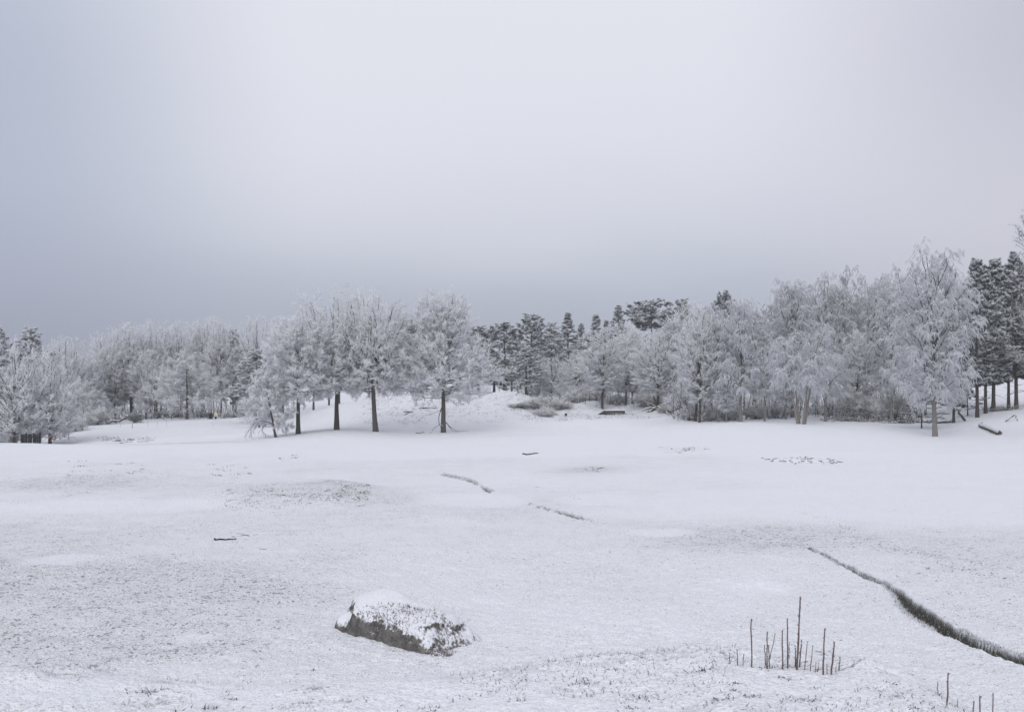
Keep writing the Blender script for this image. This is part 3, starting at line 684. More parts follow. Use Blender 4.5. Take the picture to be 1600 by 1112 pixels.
for k, (pr, px, Y, top, hw, lb) in enumerate(midf): put('frosted_tree', pr, px, Y, top, lb, 'tree', gf, hw=hw, rz=k * 1.3, lean=(-.1 if k in (12, 13) else 0))

# ---- birches at right
birch_clump = weeping(71, 9.6, 3.1, E(envelope([(0, .6), (.25, 1), (.55, .9), (.8, .6), (1, .2)]), 2.1), nl=48, n2=8, n3=6, n4=8, hw=3.6, stems=4, r=.17)
birch_big = weeping(72, 15, 2.7, E(envelope([(0, .62), (.15, 1), (.35, .98), (.6, .92), (.8, .76), (.93, .55), (1, .3)]), 3.2), nl=62, n2=9, n3=7, n4=8, hw=3.35, l4=.34, tw=.018, r=.2, lean=(-.45, 0), hang=.85)
gr_ = 'frosted birches of the right wood'
right = [
 (birch_clump, 1252, 80, 500, 62, 'clump of birch stems splaying from one foot at the edge of the field'),
 (birch_a, 1238, 94, 438, 52, 'tall frosted birch behind the many stemmed clump'),
 (birch_a, 1290, 88, 512, 42, 'lower bright frosted birch just right of the many stemmed clump'),
 (birch_b, 1302, 106, 411, 40, 'frosted birch whose top stands highest left of the big single birch'),
 (birch_b, 1268, 108, 432, 42, 'frosted birch on the rising skyline above the clump'),
 (birch_b, 1342, 104, 432, 42, 'frosted birch above the dark undergrowth'),
 (birch_b, 1378, 106, 423, 36, 'frosted birch with a tufted top left of the big single birch'),
 (birch_a, 1392, 90, 455, 40, 'drooping frosted birch hanging low over the edge of the wood'),
 (birch_slim, 1228, 90, 560, 22, 'slim birch stem left of the many stemmed clump'),
 (frost_tall, 1340, 92, 520, 34, 'dark limbed tree in front of the undergrowth'),
 (birch_b, 1412, 104, 416, 34, 'frosted birch close behind the left side of the big single birch'),
 (birch_slim, 1212, 100, 470, 34, 'frosted birch at the low end of the rising skyline'),
 (birch_a, 1478, 112, 430, 34, 'frosted birch between the big single birch and the dark pines'),
]
for k, (pr, px, Y, top, hw, lb) in enumerate(right): put('birch_tree', pr, px, Y, top, lb, 'tree', gr_, hw=hw, rz=k * 2.3)
bb = put('birch_tree', birch_big, 1461, 74.5, 388, 'big single frosted birch standing out in front at right, brown trunk curving', 'tree', None, hw=66, rz=0)

# ---- dark pines at far right
gp = 'dark pines at the right edge'
for k, (px, Y, top, hw, lb) in enumerate([
 (1490, 84, 520, 26, 'shorter dark pine with wood propped at its foot, right of the big birch'),
 (1527, 87, 402, 32, 'first tall dark pine right of the big birch'),
 (1540, 90, 420, 30, 'dark pine close behind the first tall one'),
 (1552, 92, 403, 34, 'dark pine in the middle of the right hand row'),
 (1576, 95, 425, 28, 'dark pine with a straight bare stem before the bright slope'),
 (1588, 93, 393, 34, 'tallest dark pine near the right edge, pointed top'),
 (1604, 96, 410, 34, 'dark pine cut by the right edge of the picture'),
 (1446, 100, 560, 22, 'low dark pine half hidden behind the big birch'),
 (1505, 104, 470, 26, 'dark pine in the gap behind the big birch')]):
    put('pine_tree', pine_dark, px, Y, top, lb, 'tree', gp, hw=hw, rz=k * 1.9)
low_pine = pine(36, 5, .8, E(envelope([(0, .9), (.5, 1), (1, .3)]), 2.), nl=16, n2=6, hw=2.3, r=.08, mat_='needle_dark', dead=0, flat=.3)
put('pine_tree', low_pine, 1440, 82, 612, 'low spreading young pine left of the big birch trunk', 'tree', hw=38)
put('pine_tree', low_pine, 1512, 90, 600, 'low snowy pine boughs between the dark trunks', 'tree', hw=34, rz=2)
# bare tree just outside the right edge, boughs reaching in
bare = deciduous(81, 15.5, 4., E(envelope([(0, .8), (.3, 1), (.7, .85), (1, .3)]), 3.6), nl=34, n2=8, n3=5, n4=3, hw=4, r=.2, k_att=.6, tw=.014, twig_r=.022, bark='bark', frost='limb', trop=.3)
put('bare_tree', bare, 1652, 62, 285, 'leafless tree at the right edge with only its bare boughs reaching into the sky', 'tree', hw=96, rz=.6)

# ------------------------------------------------------------------ far woods behind: one mass nobody could count
g = np.random.default_rng(91); ac = Acc()
def wood(px0, px1, n, Y0, Y1, toppts, mat_i, twig=.45, tr=.045, nl=18):
    for k in range(n):
        px = px0 + (px1 - px0) * (k + g.random()) / n; Y = g.uniform(Y0, Y1); x, _, z = G(px, Y)
        H = CAMZ + (HZ - pl(px, toppts) - 3 - g.random() * 14) / FPX * Y - z; w = H * g.uniform(.2, .3)
        T = trunk_line(H, g, 6, .02, (0, 0), .9); tubes(ac, T + [x, Y, z - .1], flare(T, .15), 5, 1)
        L1, l1 = limbs_to_envelope(T, H, H * .22, E(round_env, w), nl, g, .5 if mat_i == 0 else .9, 0)
        L2, l2 = kids(L1, 8, g, .15, 1., (25, 60), l1 * .4, 3, .2, .12); L3, _ = kids(L2, 9, g, .1, 1., (25, 65), twig, 2, .1, .1)
        tubes(ac, L1 + [x, Y, z], taper_r(L1, .04, .015), 3, 1); cones(ac, L2[:, 0] + [x, Y, z], L2[:, 2] + [x, Y, z], .03, mat_i, g)
        cones(ac, L3[:, 0] + [x, Y, z], L3[:, 1] + [x, Y, z], tr, mat_i, g)
ltop = [(-150, 520), (0, 520), (60, 520), (145, 548), (190, 515), (320, 503), (440, 500), (640, 505), (700, 515)]
rtop = [(640, 520), (860, 510), (1000, 500), (1060, 475), (1140, 470), (1200, 455), (1300, 425), (1420, 425), (1500, 440), (1600, 440), (1800, 430)]
wood(-120, 620, 24, 142, 165, ltop, 0, nl=15); wood(620, 1040, 22, 152, 172, [(600, 515), (1040, 508)], 2, twig=.5, tr=.07, nl=15); wood(1040, 1520, 22, 112, 140, rtop, 0, nl=15)
fw = obj('far_woods', ac.mesh('far_woods', [M['frost'], M['bark'], M['needle_frost']]), kind='stuff')

# tangled rimed undergrowth between the trunks
ac = Acc(); g = np.random.default_rng(92)
def thicket(px0, px1, n, Y0, Y1, h0, h1):
    px = px0 + (px1 - px0) * (np.arange(n) + g.random(n)) / n; Y = g.uniform(Y0, Y1, n); x = (px - 800) / FPX * Y; z = ground(x, Y, fine=False)
    A = np.stack([x, Y, z - .1], 1); h = g.uniform(h0, h1, n); B = A + np.stack([g.normal(size=n) * .35, g.normal(size=n) * .35, h], 1)
    tt = np.linspace(0, 1, 5)[None, :, None]; P = A[:, None] * (1 - tt) + B[:, None] * tt; P[:, 1:-1] += g.normal(size=P[:, 1:-1].shape) * .1
    tubes(ac, P, taper_r(P, .035, .012), 4, 1)
    L2, l2 = kids(P, 8, g, .1, 1., (35, 75), h * .38, 3, .1, .15, taper=.3); cones(ac, L2[:, 0], L2[:, 1], .02, 0, g); cones(ac, L2[:, 1], L2[:, 2], .016, 0, g)
    L3, _ = kids(L2, 7, g, .1, 1., (25, 70), .32, 2, .1, .15); cones(ac, L3[:, 0], L3[:, 1], .02, 0, g)
thicket(-60, 130, 60, 100, 125, 2., 4.5); thicket(110, 420, 130, 128, 148, 2., 5.); thicket(140, 410, 150, 127, 140, .8, 2.2); thicket(1290, 1430, 60, 91, 100, .8, 2.); thicket(1050, 1290, 90, 91, 104, .7, 1.9); thicket(790, 1050, 70, 108, 125, .6, 1.8); thicket(620, 700, 14, 126, 140, 1.5, 3)
thicket(780, 1060, 70, 112, 150, 1.5, 4.); thicket(1050, 1200, 90, 92, 112, 1.5, 4.5); thicket(1190, 1290, 45, 96, 118, 1.5, 4.); thicket(1290, 1440, 100, 92, 112, 1.5, 4.5)
obj('undergrowth', ac.mesh('undergrowth', [M['frost'], M['bark']]), kind='stuff')

# ------------------------------------------------------------------ bushes
gb_ = 'frosted bushes at the foot of the slopes'
for k, (pr, px, Y, top, hw, lb) in enumerate([
 (shrub_b, 641, 100, 641, 15, 'dark green snow dusted bush at the foot of the hill left of the lone tree'),
 (shrub_a, 668, 101, 637, 15, 'pale bush half behind the lone trunk, left side'),
 (shrub_a, 722, 104, 640, 14, 'round pale bush right of the lone tree'),
 (shrub_a, 778, 101, 642, 13, 'thin low bush at the foot of the second mound'),
 (shrub_a, 812, 103, 628, 20, 'leftmost bush of the thicket beside the second mound'),
 (shrub_a, 838, 105, 618, 26, 'tall middle bush of the thicket beside the second mound'),
 (shrub_a, 852, 99, 636, 20, 'front bush of the thicket with a dark foot'),
 (shrub_a, 874, 107, 622, 22, 'right bush of the thicket near the little post'),
 (shrub_a, 818, 98, 648, 13, 'small low bush in front of the thicket'),
 (shrub_a, 900, 113, 610, 24, 'bush up the slope behind the thicket'),
 (shrub_a, 930, 116, 606, 22, 'bush on the slope left of the pale brown trunk'),
 (shrub_a, 962, 114, 615, 24, 'brush behind the wooden ramp'),
 (shrub_a, 1012, 108, 612, 26, 'brush on the slope left of the upturned root'),
 (shrub_a, 1045, 98, 632, 22, 'frosted brush above the reddish shrub'),
 (shrub_a, 1078, 93, 636, 20, 'brush at the foot of the twin trunks'),
 (shrub_a, 1110, 92, 636, 22, 'brush between the twin trunks and the brown birch'),
 (shrub_a, 1140, 92, 638, 22, 'brush at the foot of the brown birch'),
 (shrub_a, 1180, 93, 632, 24, 'brush in the shade left of the many stemmed clump'),
 (shrub_a, 1215, 94, 630, 22, 'brush behind the left stems of the birch clump'),
 (shrub_a, 1330, 92, 612, 30, 'big frosted thicket under the birches, left half'),
 (shrub_a, 1365, 91, 618, 30, 'big frosted thicket under the birches, right half'),
 (shrub_a, 1400, 93, 615, 26, 'brush under the low hanging birch'),
 (shrub_a, 150, 117, 636, 24, 'brown tinged bush above the snowy slope at left'),
 (shrub_a, 118, 109, 648, 20, 'bush at the end of the left wood near the round sign'),
 (shrub_a, 262, 132, 640, 24, 'brush under the snow laden spreading tree, left'),
 (shrub_a, 318, 131, 642, 22, 'brush behind the cream board'),
 (shrub_a, 365, 130, 642, 22, 'brush in the dark gap of the left wood'),
 (shrub_a, 1290, 100, 630, 26, 'brush behind the birch clump'),
 (shrub_a, 10, 96, 668, 22, 'frosted bush at the left edge behind the snow crest')]):
    put('bush', pr, px, Y, top, lb, 'bush', gb_, hw=hw, rz=k * 1.1, names=('stems', 'foliage'), sink=.05)
put('juniper_bush', juniper, 211, 121, 641, 'small dark green juniper dusted with snow near the red flag', 'bush', hw=11, names=('stems', 'foliage'))
lt = put('frosted_tree', small_lean, 168, 121, 606, 'little frosted tree leaning left beside the juniper over a fallen branch', 'tree', hw=26, rz=.2, lean=-.1)

# ------------------------------------------------------------------ boulder
def icos(sub):
    import bmesh
    bm = bmesh.new(); bmesh.ops.create_icosphere(bm, subdivisions=sub, radius=1); bm.verts.ensure_lookup_table()
    v = np.array([tuple(q.co) for q in bm.verts]); f = np.array([[w_.index for w_ in q.verts] for q in bm.faces]); bm.free(); return v, f
from mathutils import noise as mn, Vector
def faceted(planes, sub, p=14, amp=.05, seed=0., fine=.012):
    v, f = icos(sub); s = np.zeros(len(v))
    for n, d in planes:
        n = np.array(n, float); n /= np.linalg.norm(n); s += np.maximum(v @ n / d, 0) ** p
    P_ = v * (s ** (-1 / p))[:, None]
    o = np.array([mn.fractal(Vector(tuple(q * 1.7 + seed)), 1., 2., 4) for q in P_]) * amp + np.array([mn.noise(Vector(tuple(q * 14 + seed))) for q in P_]) * fine
    return P_ + v * o[:, None], f
def facenorm(P_, f): return norm(np.cross(P_[f[:, 1]] - P_[f[:, 0]], P_[f[:, 2]] - P_[f[:, 0]]))
c1 = unproj(512, 983); c2 = unproj(708, 1030); ax_ = (c2 - c1) / np.linalg.norm(c2 - c1); half = np.linalg.norm(c2 - c1) / 2
perp = np.array([-ax_[1], ax_[0]]); perp = perp if perp[1] > 0 else -perp
cen = (c1 + c2) / 2 + perp * .55 - ax_ * .04
planes = [((0, -1, .12), .56), ((.08, -.45, .88), .458), ((.18, .12, .97), .49), ((0, .85, .6), .5), ((-1, -.15, .2), half * .98), ((.75, -.1, .66), .72), ((1, 0, .15), half * .72), ((0, 0, -1), .45), ((-.75, -.65, .25), 1.30), ((-.55, .1, .83), .98)]
bv, bf = faceted(planes, 6, 9, .08, 3.1)
dn = np.exp(-(((bv[:, 0] + 1.02) / .17) ** 2 + ((bv[:, 1] + .42) / .2) ** 2 + ((bv[:, 2] - .24) / .13) ** 2)); bv += dn[:, None] * np.array([.1, .14, -.03])
M['rock'], t, b = mat('granite_boulder')
rn = noise_node(t, 7, 6, rough=.7); rn2 = noise_node(t, 46, 3); geo = t.nodes.new('ShaderNodeNewGeometry'); sx_ = t.nodes.new('ShaderNodeSeparateXYZ'); t.links.new(geo.outputs['Normal'], sx_.inputs[0])
rc = mixc(t, mrange(t, rn.outputs[0], .35, .65), (.045, .043, .043), (.17, .16, .15)); rc = mixc(t, mrange(t, rn2.outputs[0], .6, .68, 0, .7), rc, (.30, .30, .29))
sf = mrange(t, math_(t, 'ADD', sx_.outputs['Z'], math_(t, 'MULTIPLY', math_(t, 'SUBTRACT', noise_node(t, 22, 4).outputs[0], .5), 1.1)), .42, .66)
t.links.new(mixc(t, sf, rc, (.72, .74, .79)), b.inputs['Base Color'])
bp = t.nodes.new('ShaderNodeBump'); bp.inputs['Strength'].default_value = .7; bp.inputs['Distance'].default_value = .03; t.links.new(rn.outputs[0], bp.inputs['Height']); t.links.new(bp.outputs[0], b.inputs['Normal'])
zb = float(ground(np.array([cen[0]]), np.array([cen[1]]), fine=False)[0])
bo = thing('boulder', 'big grey boulder under a crust of snow lying in the near field', 'boulder', (cen[0], cen[1], zb + .05), math.atan2(ax_[1], ax_[0]))
ac = Acc(); ac.add(bv, t=bf); obj('rock', ac.mesh('rock', [M['rock']]), bo)
# snow crust: its own layer, broken where heather-like stubble shows through
fn = facenorm(bv, bf); fc = bv[bf].mean(1)
cr = np.array([mn.fractal(Vector((q[0] * 9, q[1] * 9, q[2] * 9)), 1., 2., 3) for q in fc])
broken = np.clip((-fc[:, 1] + fc[:, 0] * .35) * .9, 0, 1)
keep = (fn[:, 2] + cr * (.26 + .34 * broken) > .60 + .08 * broken) & (fc[:, 2] > -.25)
vn = np.zeros_like(bv); np.add.at(vn, bf.ravel(), np.repeat(fn, 3, 0)); vn = norm(vn)
kf = bf[keep]; used = np.unique(kf); remap = -np.ones(len(bv), int); remap[used] = np.arange(len(used))
cntf = np.bincount(bf.ravel(), minlength=len(bv)); cntk = np.bincount(kf.ravel(), minlength=len(bv)); inner = (cntk >= cntf)[used]
sv = bv[used] + vn[used] * (np.where(inner, .014, -.004) + .009 * np.array([mn.noise(Vector(tuple(q * 30))) for q in bv[used]]))[:, None]
ac = Acc(); ac.add(sv, t=remap[kf]); obj('snow_crust', ac.mesh('snow_crust', [M['snowpad']]), bo)
# stubble poking out of the crust and at the right toe
sel_ = (fn[:, 2] > .55) & (broken > .12); cand = fc[sel_]; idx = g.integers(0, len(cand), 900); A = cand[idx]; A = A[g.random(len(A)) < .9]
toe = np.stack([g.uniform(half * .62, half * .9, 260), g.uniform(-.55, -.2, 260), np.full(260, -.06)], 1); A = np.vstack([A, toe])
D_ = norm(g.normal(size=A.shape) * .6 + [0, -.2, .8]); ac = Acc(); cones(ac, A, A + D_ * g.uniform(.03, .08, len(A))[:, None], .006, 0, g)
obj('stubble', ac.mesh('stubble', [M['stalk']]), bo, kind='stuff')

# ------------------------------------------------------------------ dry stalks on the near bank
def tube_thing(name, pts, r0, r1, mt, label, cat, group=None, sides=6, buds=0, sd=0):
    gg = np.random.default_rng(sd); p = np.array(pts, float); o_ = p[0].copy()
    P_ = (p - o_)[None]; ac = Acc(); tubes(ac, P_, taper_r(P_, r0, r1), sides, 0, .12, gg)
    tip = P_[0, -1]; cones(ac, np.array([tip]), np.array([tip + (P_[0, -1] - P_[0, -2]) * .08]), r1 * 1.3, 0, gg)
    if buds:
        q, T_ = at_t(P_, np.linspace(.1, .97, buds)[None]); q = q[0]; d = norm(np.cross(T_[0], gg.normal(size=T_[0].shape)) + T_[0] * .8)
        cones(ac, q, q + d * r0 * 3.2, r0 * .9, 0, gg)
    o = obj(name, ac.mesh(name, [M[mt]]), None, label=label, category=cat, group=group); o.location = o_; return o
zc_ = lambda X: 1080 + X / 5; rc_ = lambda Yq: 900 + Yq / 5
ST = [ (305,680,300,594,.8,'short stalk farthest left on the bank'), (367,688,358,566,.8,'second stalk from the left on the bank, short'), (400,690,410,606,.7,'little bent stalk left of the first tall stalk'),
 (472,710,470,330,1.1,'tall lone straight stalk left of the clump'), (590,722,595,432,1.1,'upright stalk at the left of the clump above the dark stubble'), (582,690,573,535,.9,'short stalk touching the left clump stalk'),
 (614,716,605,535,.9,'short stalk with a fork beside it at the left of the clump'), (602,650,655,446,.7,'thin stalk slanting right from the left of the clump'), (712,738,714,418,1.1,'medium straight stalk left of the tall kinked one'),
 (757,738,750,325,1.1,'tall kinked stalk left of the tallest stalk'), (762,640,767,515,.7,'thin short stalk crossing the tall kinked one'), (824,742,853,158,1.5,'tallest stalk of all, thick, in the middle of the clump'),
 (815,722,810,535,1.,'short stalk hugging the foot of the tallest stalk'), (838,718,863,495,1.1,'stalk just right of the tallest one, half its height'), (878,738,908,505,.7,'thin pale stalk second right of the tallest'),
 (920,750,950,540,.7,'thin pale stalk third right of the tallest'), (962,755,975,670,.6,'tiny left stalk of a pair between the clump and the second tall group'), (983,750,998,672,.6,'tiny right stalk of a pair between the clump and the second tall group'),
 (1025,770,1045,405,1.2,'tall stalk standing alone right of the clump'), (1060,760,1062,682,.7,'tiny stalk between the two right hand tall stalks'), (1090,757,1118,510,1.4,'thick stalk leaning right, last tall one of the upper bank'),
 (1127,740,1132,700,.6,'stub of a stalk near the right end of the row'), (1155,725,1162,625,.9,'short stalk ending the row at right') ]
gs = 'dry stalks poking out of the snowy bank'
def stalk(px, py, tx, ty, w, lb, k):
    x, Y, z = hit(px, py, 4.8, 11.); q = Y
    top = np.array([(tx - 800) / FPX * q, q, CAMZ + (HZ - ty) / FPX * q]); base = np.array([x, Y, z - .05])
    s = np.linspace(0, 1, 7)[:, None]; gg = np.random.default_rng(k + 200); P_ = base * (1 - s) + top * s; P_[1:-1] += gg.normal(size=(5, 3)) * .0015
    tube_thing('dry_stalk', P_, .0048 * w, .0032 * w, 'stalk', lb, 'dry stalk', gs, 5, int(3 + 12 * (top[2] - base[2])), k)
for k, (bx, by, tx, ty, w, lb) in enumerate(ST): stalk(zc_(bx), rc_(by), zc_(tx), rc_(ty), w, lb, k)
z2 = lambda X: 1250 + X / 4.089; r2 = lambda Yq: 840 + Yq / 4.089
for k, (bx, by, tx, ty, w, lb) in enumerate([(878,990,880,918,.7,'short stalk left of the lone stalk at the bottom right'), (938,1062,947,860,1.1,'lone taller stalk at the bottom right below the ditch'), (1005,1066,1006,1030,.6,'stub between the bottom right stalks'),
    (1103,1118,1112,1040,.8,'left stalk of three at the bottom edge near the right corner'), (1145,1118,1149,1008,1.,'middle stalk of three at the bottom edge near the right corner'), (1225,1118,1234,990,.9,'right stalk of three at the bottom edge near the right corner')]):
    stalk(z2(bx), r2(by), z2(tx), r2(ty), w, lb, 40 + k)
x, Y, z = hit(zc_(718), rc_(730), 4.8, 11)
pts = [((zc_(a) - 800) / FPX * Y, Y, CAMZ + (HZ - rc_(b_)) / FPX * Y) for a, b_ in ((712, 745), (722, 672), (760, 610), (815, 550), (880, 512), (942, 500))]
tube_thing('grass_stem', pts, .004, .002, 'grassfrost', 'pale dry grass stem arching right across the clump of stalks', 'grass stem', None, 5, 0, 5)

# ------------------------------------------------------------------ twigs, brush and logs on the snow
def ground_line(pts, m=8, lift=.01, jit=.01, sd=1):
    gg = np.random.default_rng(sd); p = np.array([unproj(*q) for q in pts]); s = np.linspace(0, 1, len(p)); q = np.linspace(0, 1, m)
    x = np.interp(q, s, p[:, 0]); y = np.interp(q, s, p[:, 1]) + gg.normal(size=m) * jit; z = ground(x, y) + lift
    return np.stack([x, y, z], 1)
tube_thing('fallen_stick', ground_line([(334, 838), (350, 839), (369, 839)], 8, .02, .03, 3), .022, .014, 'black', 'short black stick lying on the snow at the left', 'stick', 'sticks on the snow', 6, 4, 1)
tube_thing('fallen_stick', ground_line([(362, 832), (385, 830), (403, 829)], 8, .004, .02, 4), .01, .005, 'stalk', 'long thin brown twig just above the black stick', 'stick', 'sticks on the snow', 5, 3, 2)
tube_thing('fallen_stick', ground_line([(367, 828), (380, 829), (390, 833)], 8, .004, .02, 5), .008, .004, 'stalk', 'faint twig crossing the long thin brown one', 'stick', 'sticks on the snow', 5, 3, 3)
tube_thing('fallen_stick', ground_line([(405, 852), (415, 854)], 6, .004, .02, 5), .01, .005, 'stalk', 'small brown twig right of and below the black stick', 'stick', 'sticks on the snow', 5, 2, 4)
tube_thing('fallen_stick', ground_line([(816, 712), (828, 712.5), (840, 711)], 8, .03, .1, 6), .04, .02, 'black', 'dark branch lying alone on the far field before the mound', 'stick', 'sticks on the snow', 6, 6, 5)
tube_thing('fallen_stick', ground_line([(650, 679), (662, 678.5)], 6, .06, .1, 6), .04, .03, 'bark', 'thin branch on the snow left of the lone tree', 'stick', None, 6, 4, 6)
# low heap of brush
c_ = unproj(1252, 722); zh = float(ground(np.array([c_[0]]), np.array([c_[1]]))[0])
ac = Acc(); gg = np.random.default_rng(5); n = 170
bx = gg.normal(size=n) * .85; bx = np.clip(bx, -1.75, 1.8); by = gg.normal(size=n) * .8; hh = .16 * np.exp(-(bx / 1.5) ** 2 * .5) * np.exp(-(by / 1.2) ** 2)
A = np.stack([bx, by, hh * gg.random(n) + .03], 1); D_ = norm(np.stack([gg.normal(size=n), gg.normal(size=n), gg.normal(size=n) * .12], 1)); Ln = gg.uniform(.08, .32, n)[:, None]
P_ = np.stack([A - D_ * Ln / 2, A + D_ * Ln / 2], 1); tubes(ac, P_, taper_r(P_, .028, .016), 4, 0)
ac2 = Acc(); hv, hf = icos(4); hv = hv * [1.6, 1.1, .17]; hv[:, 2] += .05 * fbm(hv[:, 0] * 5, hv[:, 1] * 5, 3, 3); ac2.add(hv, t=hf)
hp = thing('brush_heap', 'low heap of dark brushwood half buried in snow on the far field', 'brush heap', (c_[0], c_[1], zh)); obj('branches', ac.mesh('branches', [M['bark']]), hp, kind='stuff'); obj('snow_cover', ac2.mesh('snow_cover', [M['snowpad']]), hp)
# fallen log at right
def log_thing(p0, p1, Y0, Y1, r, label, name='fallen_log'):
    a_ = np.array(G(p0, Y0)); b_ = np.array(G(p1, Y1)); a_[2] += r * .75; b_[2] += r * .6
    gg = np.random.default_rng(int(p0)); s = np.linspace(0, 1, 9)[:, None]; P_ = (a_ * (1 - s) + b_ * s)[None]; P_[0, 1:-1] += gg.normal(size=(7, 3)) * .015
    o = thing(name, label, 'log', tuple((a_ + b_) / 2 - [0, 0, r])); off = (a_ + b_) / 2 - [0, 0, r]
    ac = Acc(); tubes(ac, P_ - off, taper_r(P_, r * 1.05, r * .9), 12, 0, .05, gg)
    for e in (0, -1):
        c0 = P_[0, e] - off; d = norm(P_[0, e] - P_[0, 1 if e == 0 else -2]); cones(ac, np.array([c0]), np.array([c0 + d * .02]), r, 0, gg)
    obj('stem', ac.mesh('stem', [M['log']]), o)
    ac = Acc(); P2 = P_ - off + [0, 0, r * .6]; tubes(ac, P2, taper_r(P2, r * .85, r * .75), 10, 0, .06, gg)
    obj('snow_cover', ac.mesh('snow_cover', [M['snowpad']]), o)
    for cnt, t0_, t1_ in ((3, 0., .12), (2, .85, 1.)):
        K, _ = kids(P_ - off, cnt, gg, t0_, t1_, (40, 80), .7, 4, .1, .1)
        for q in K: ac = Acc(); tubes(ac, q[None], taper_r(q[None], .05, .02), 5, 0); obj('branch_stub', ac.mesh('branch_stub', [M['bark']]), o)
    return o
log_thing(1532, 1562, 77, 70.5, .16, 'thick fallen log with a ridge of snow along its top, right of the big birch')
tube_thing('fallen_branch', [G(1572, 78)[:2] + (G(1572, 78)[2] + .1,), G(1580, 79)[:2] + (G(1580, 79)[2] + .3,), G(1586, 79)[:2] + (G(1586, 79)[2] + .4,), G(1590, 78)[:2] + (G(1590, 78)[2] + .1,)], .06, .03, 'bark', 'dark crooked branch on the snow above the fallen log', 'branch', None, 6, 8, 9)
tube_thing('fallen_branch', [G(1508, 84)[:2] + (G(1508, 84)[2] + .02,), G(1502, 84)[:2] + (G(1502, 84)[2] + .5,), G(1497, 84)[:2] + (G(1497, 84)[2] + .8,)], .11, .08, 'bark', 'stout piece of wood propped against the first dark pine', 'branch', None, 7, 3, 9)
tube_thing('fallen_branch', [G(1462, 86)[:2] + (G(1462, 86)[2] + .05,), G(1475, 85)[:2] + (G(1475, 85)[2] + .12,), G(1488, 84.5)[:2] + (G(1488, 84.5)[2] + .08,)], .10, .05, 'bark', 'dark branch on the ground left of the first dark pine', 'branch', None, 6, 8, 12)
for k, (px, Y, w, lb) in enumerate(((1565, 92, 1.6, 'tangle of brushwood at the foot of the dark pines'), (1420, 88, 1.8, 'dark litter of branches behind the foot of the big birch'), (1335, 89, 2.2, 'dark branches under the birch thicket'))):
    gg = np.random.default_rng(60 + k); n = 130; x, Y, z = G(px, Y); ac = Acc()
    A = np.stack([gg.normal(size=n) * w * .6, gg.normal(size=n) * .5, np.abs(gg.normal(size=n)) * .16], 1); D_ = norm(gg.normal(size=(n, 3)) * [1, 1, .4]); Ln = gg.uniform(.3, 1., n)[:, None]
    P_ = np.stack([A - D_ * Ln / 2, A + D_ * Ln / 2], 1); tubes(ac, P_, taper_r(P_, .035, .015), 4, 0); o = thing('brush_heap', lb, 'brush heap', (x, Y, z)); obj('branches', ac.mesh('branches', [M['bark']]), o, kind='stuff')
# fallen branch under the little leaning tree
tube_thing('fallen_branch', [G(167, 119)[:2] + (G(167, 119)[2] + .05,), G(175, 120)[:2] + (G(175, 120)[2] + .35,), G(187, 120)[:2] + (G(187, 120)[2] + .3,), G(200, 119)[:2] + (G(200, 119)[2] + .9,)], .17, .1, 'log', 'snow covered fallen branch between the leaning little tree and the juniper', 'branch', None, 7, 6, 22)
# upturned root
x, Y, z = G(1026, 100.5); gg = np.random.default_rng(4); ac = Acc(); A = np.zeros((16, 3)) + [0, 0, .25]; D_ = norm(gg.normal(size=(16, 3)) * [1.4, .7, .5] + [-.5, -.2, -.25]); Ln = gg.uniform(.8, 1.9, 16)[:, None]
P_ = np.stack([A, A + D_ * Ln * .5 + gg.normal(size=A.shape) * .08, A + D_ * Ln], 1); tubes(ac, P_, taper_r(P_, .15, .04), 6, 0)
o = obj('root_plate', ac.mesh('root_plate', [M['bark']]), None, label='dark upturned roots at the foot of the spotted trunk on the slope', category='roots'); o.location = (x, Y, z)

# ------------------------------------------------------------------ small made things
def box(acc, c, s, rz=0., ry=0., mat=0):
    v = np.array([[a, b_, d] for a in (-.5, .5) for b_ in (-.5, .5) for d in (-.5, .5)]) * s
    ry_ = np.array([[cos(ry), 0, sin(ry)], [0, 1, 0], [-sin(ry), 0, cos(ry)]]); rz_ = np.array([[cos(rz), -sin(rz), 0], [sin(rz), cos(rz), 0], [0, 0, 1]])
    v = v @ ry_.T @ rz_.T + c
    acc.add(v, q=[[0, 1, 3, 2], [4, 6, 7, 5], [0, 4, 5, 1], [2, 3, 7, 6], [0, 2, 6, 4], [1, 5, 7, 3]], mat=mat)
def box_part(name, parent, c, s, mt, ry=0., **kw):
    ac = Acc(); box(ac, np.array(c, float), np.array(s, float), 0, ry); return obj(name, ac.mesh(name, [M[mt]], smooth=False), parent, **kw)
# wooden ramp and deck by the trees
Y = 102.; x0 = (943 - 800) / FPX * Y; x1 = (975.5 - 800) / FPX * Y; zt = CAMZ + (HZ - 640.5) / FPX * Y
rp = thing('wooden_ramp', 'dark wooden deck with a sloping end and snow on top beside the pale brown trunk', 'wooden deck', (x0, Y, zt - .5)); Ld = x1 - x0
gz0 = float(ground(np.array([x0]), np.array([Y]), fine=False)[0])
box_part('deck_beam', rp, (Ld / 2, -.55, .30), (Ld, .10, .22), 'wood'); box_part('deck_beam', rp, (Ld / 2, .55, .30), (Ld, .10, .22), 'wood')
for k in range(8): box_part('plank', rp, (Ld * (k + .5) / 8, 0, .435), (Ld / 8 - .02, 1.3, .045), 'wood')
box_part('snow_cover', rp, (Ld / 2, 0, .50), (Ld + .03, 1.28, .085), 'snowpad')
dx = 1.28; dzr = .75; an = math.atan2(dzr, dx); Lr = math.hypot(dx, dzr)
for yy in (-.55, .55): box_part('ramp_beam', rp, (-dx / 2, yy, .30 - dzr / 2), (Lr + .1, .10, .16), 'wood', ry=-an)
box_part('handrail', rp, (-dx / 2 + .1, -.62, .48 - dzr / 2), (Lr, .05, .06), 'wood', ry=-an)
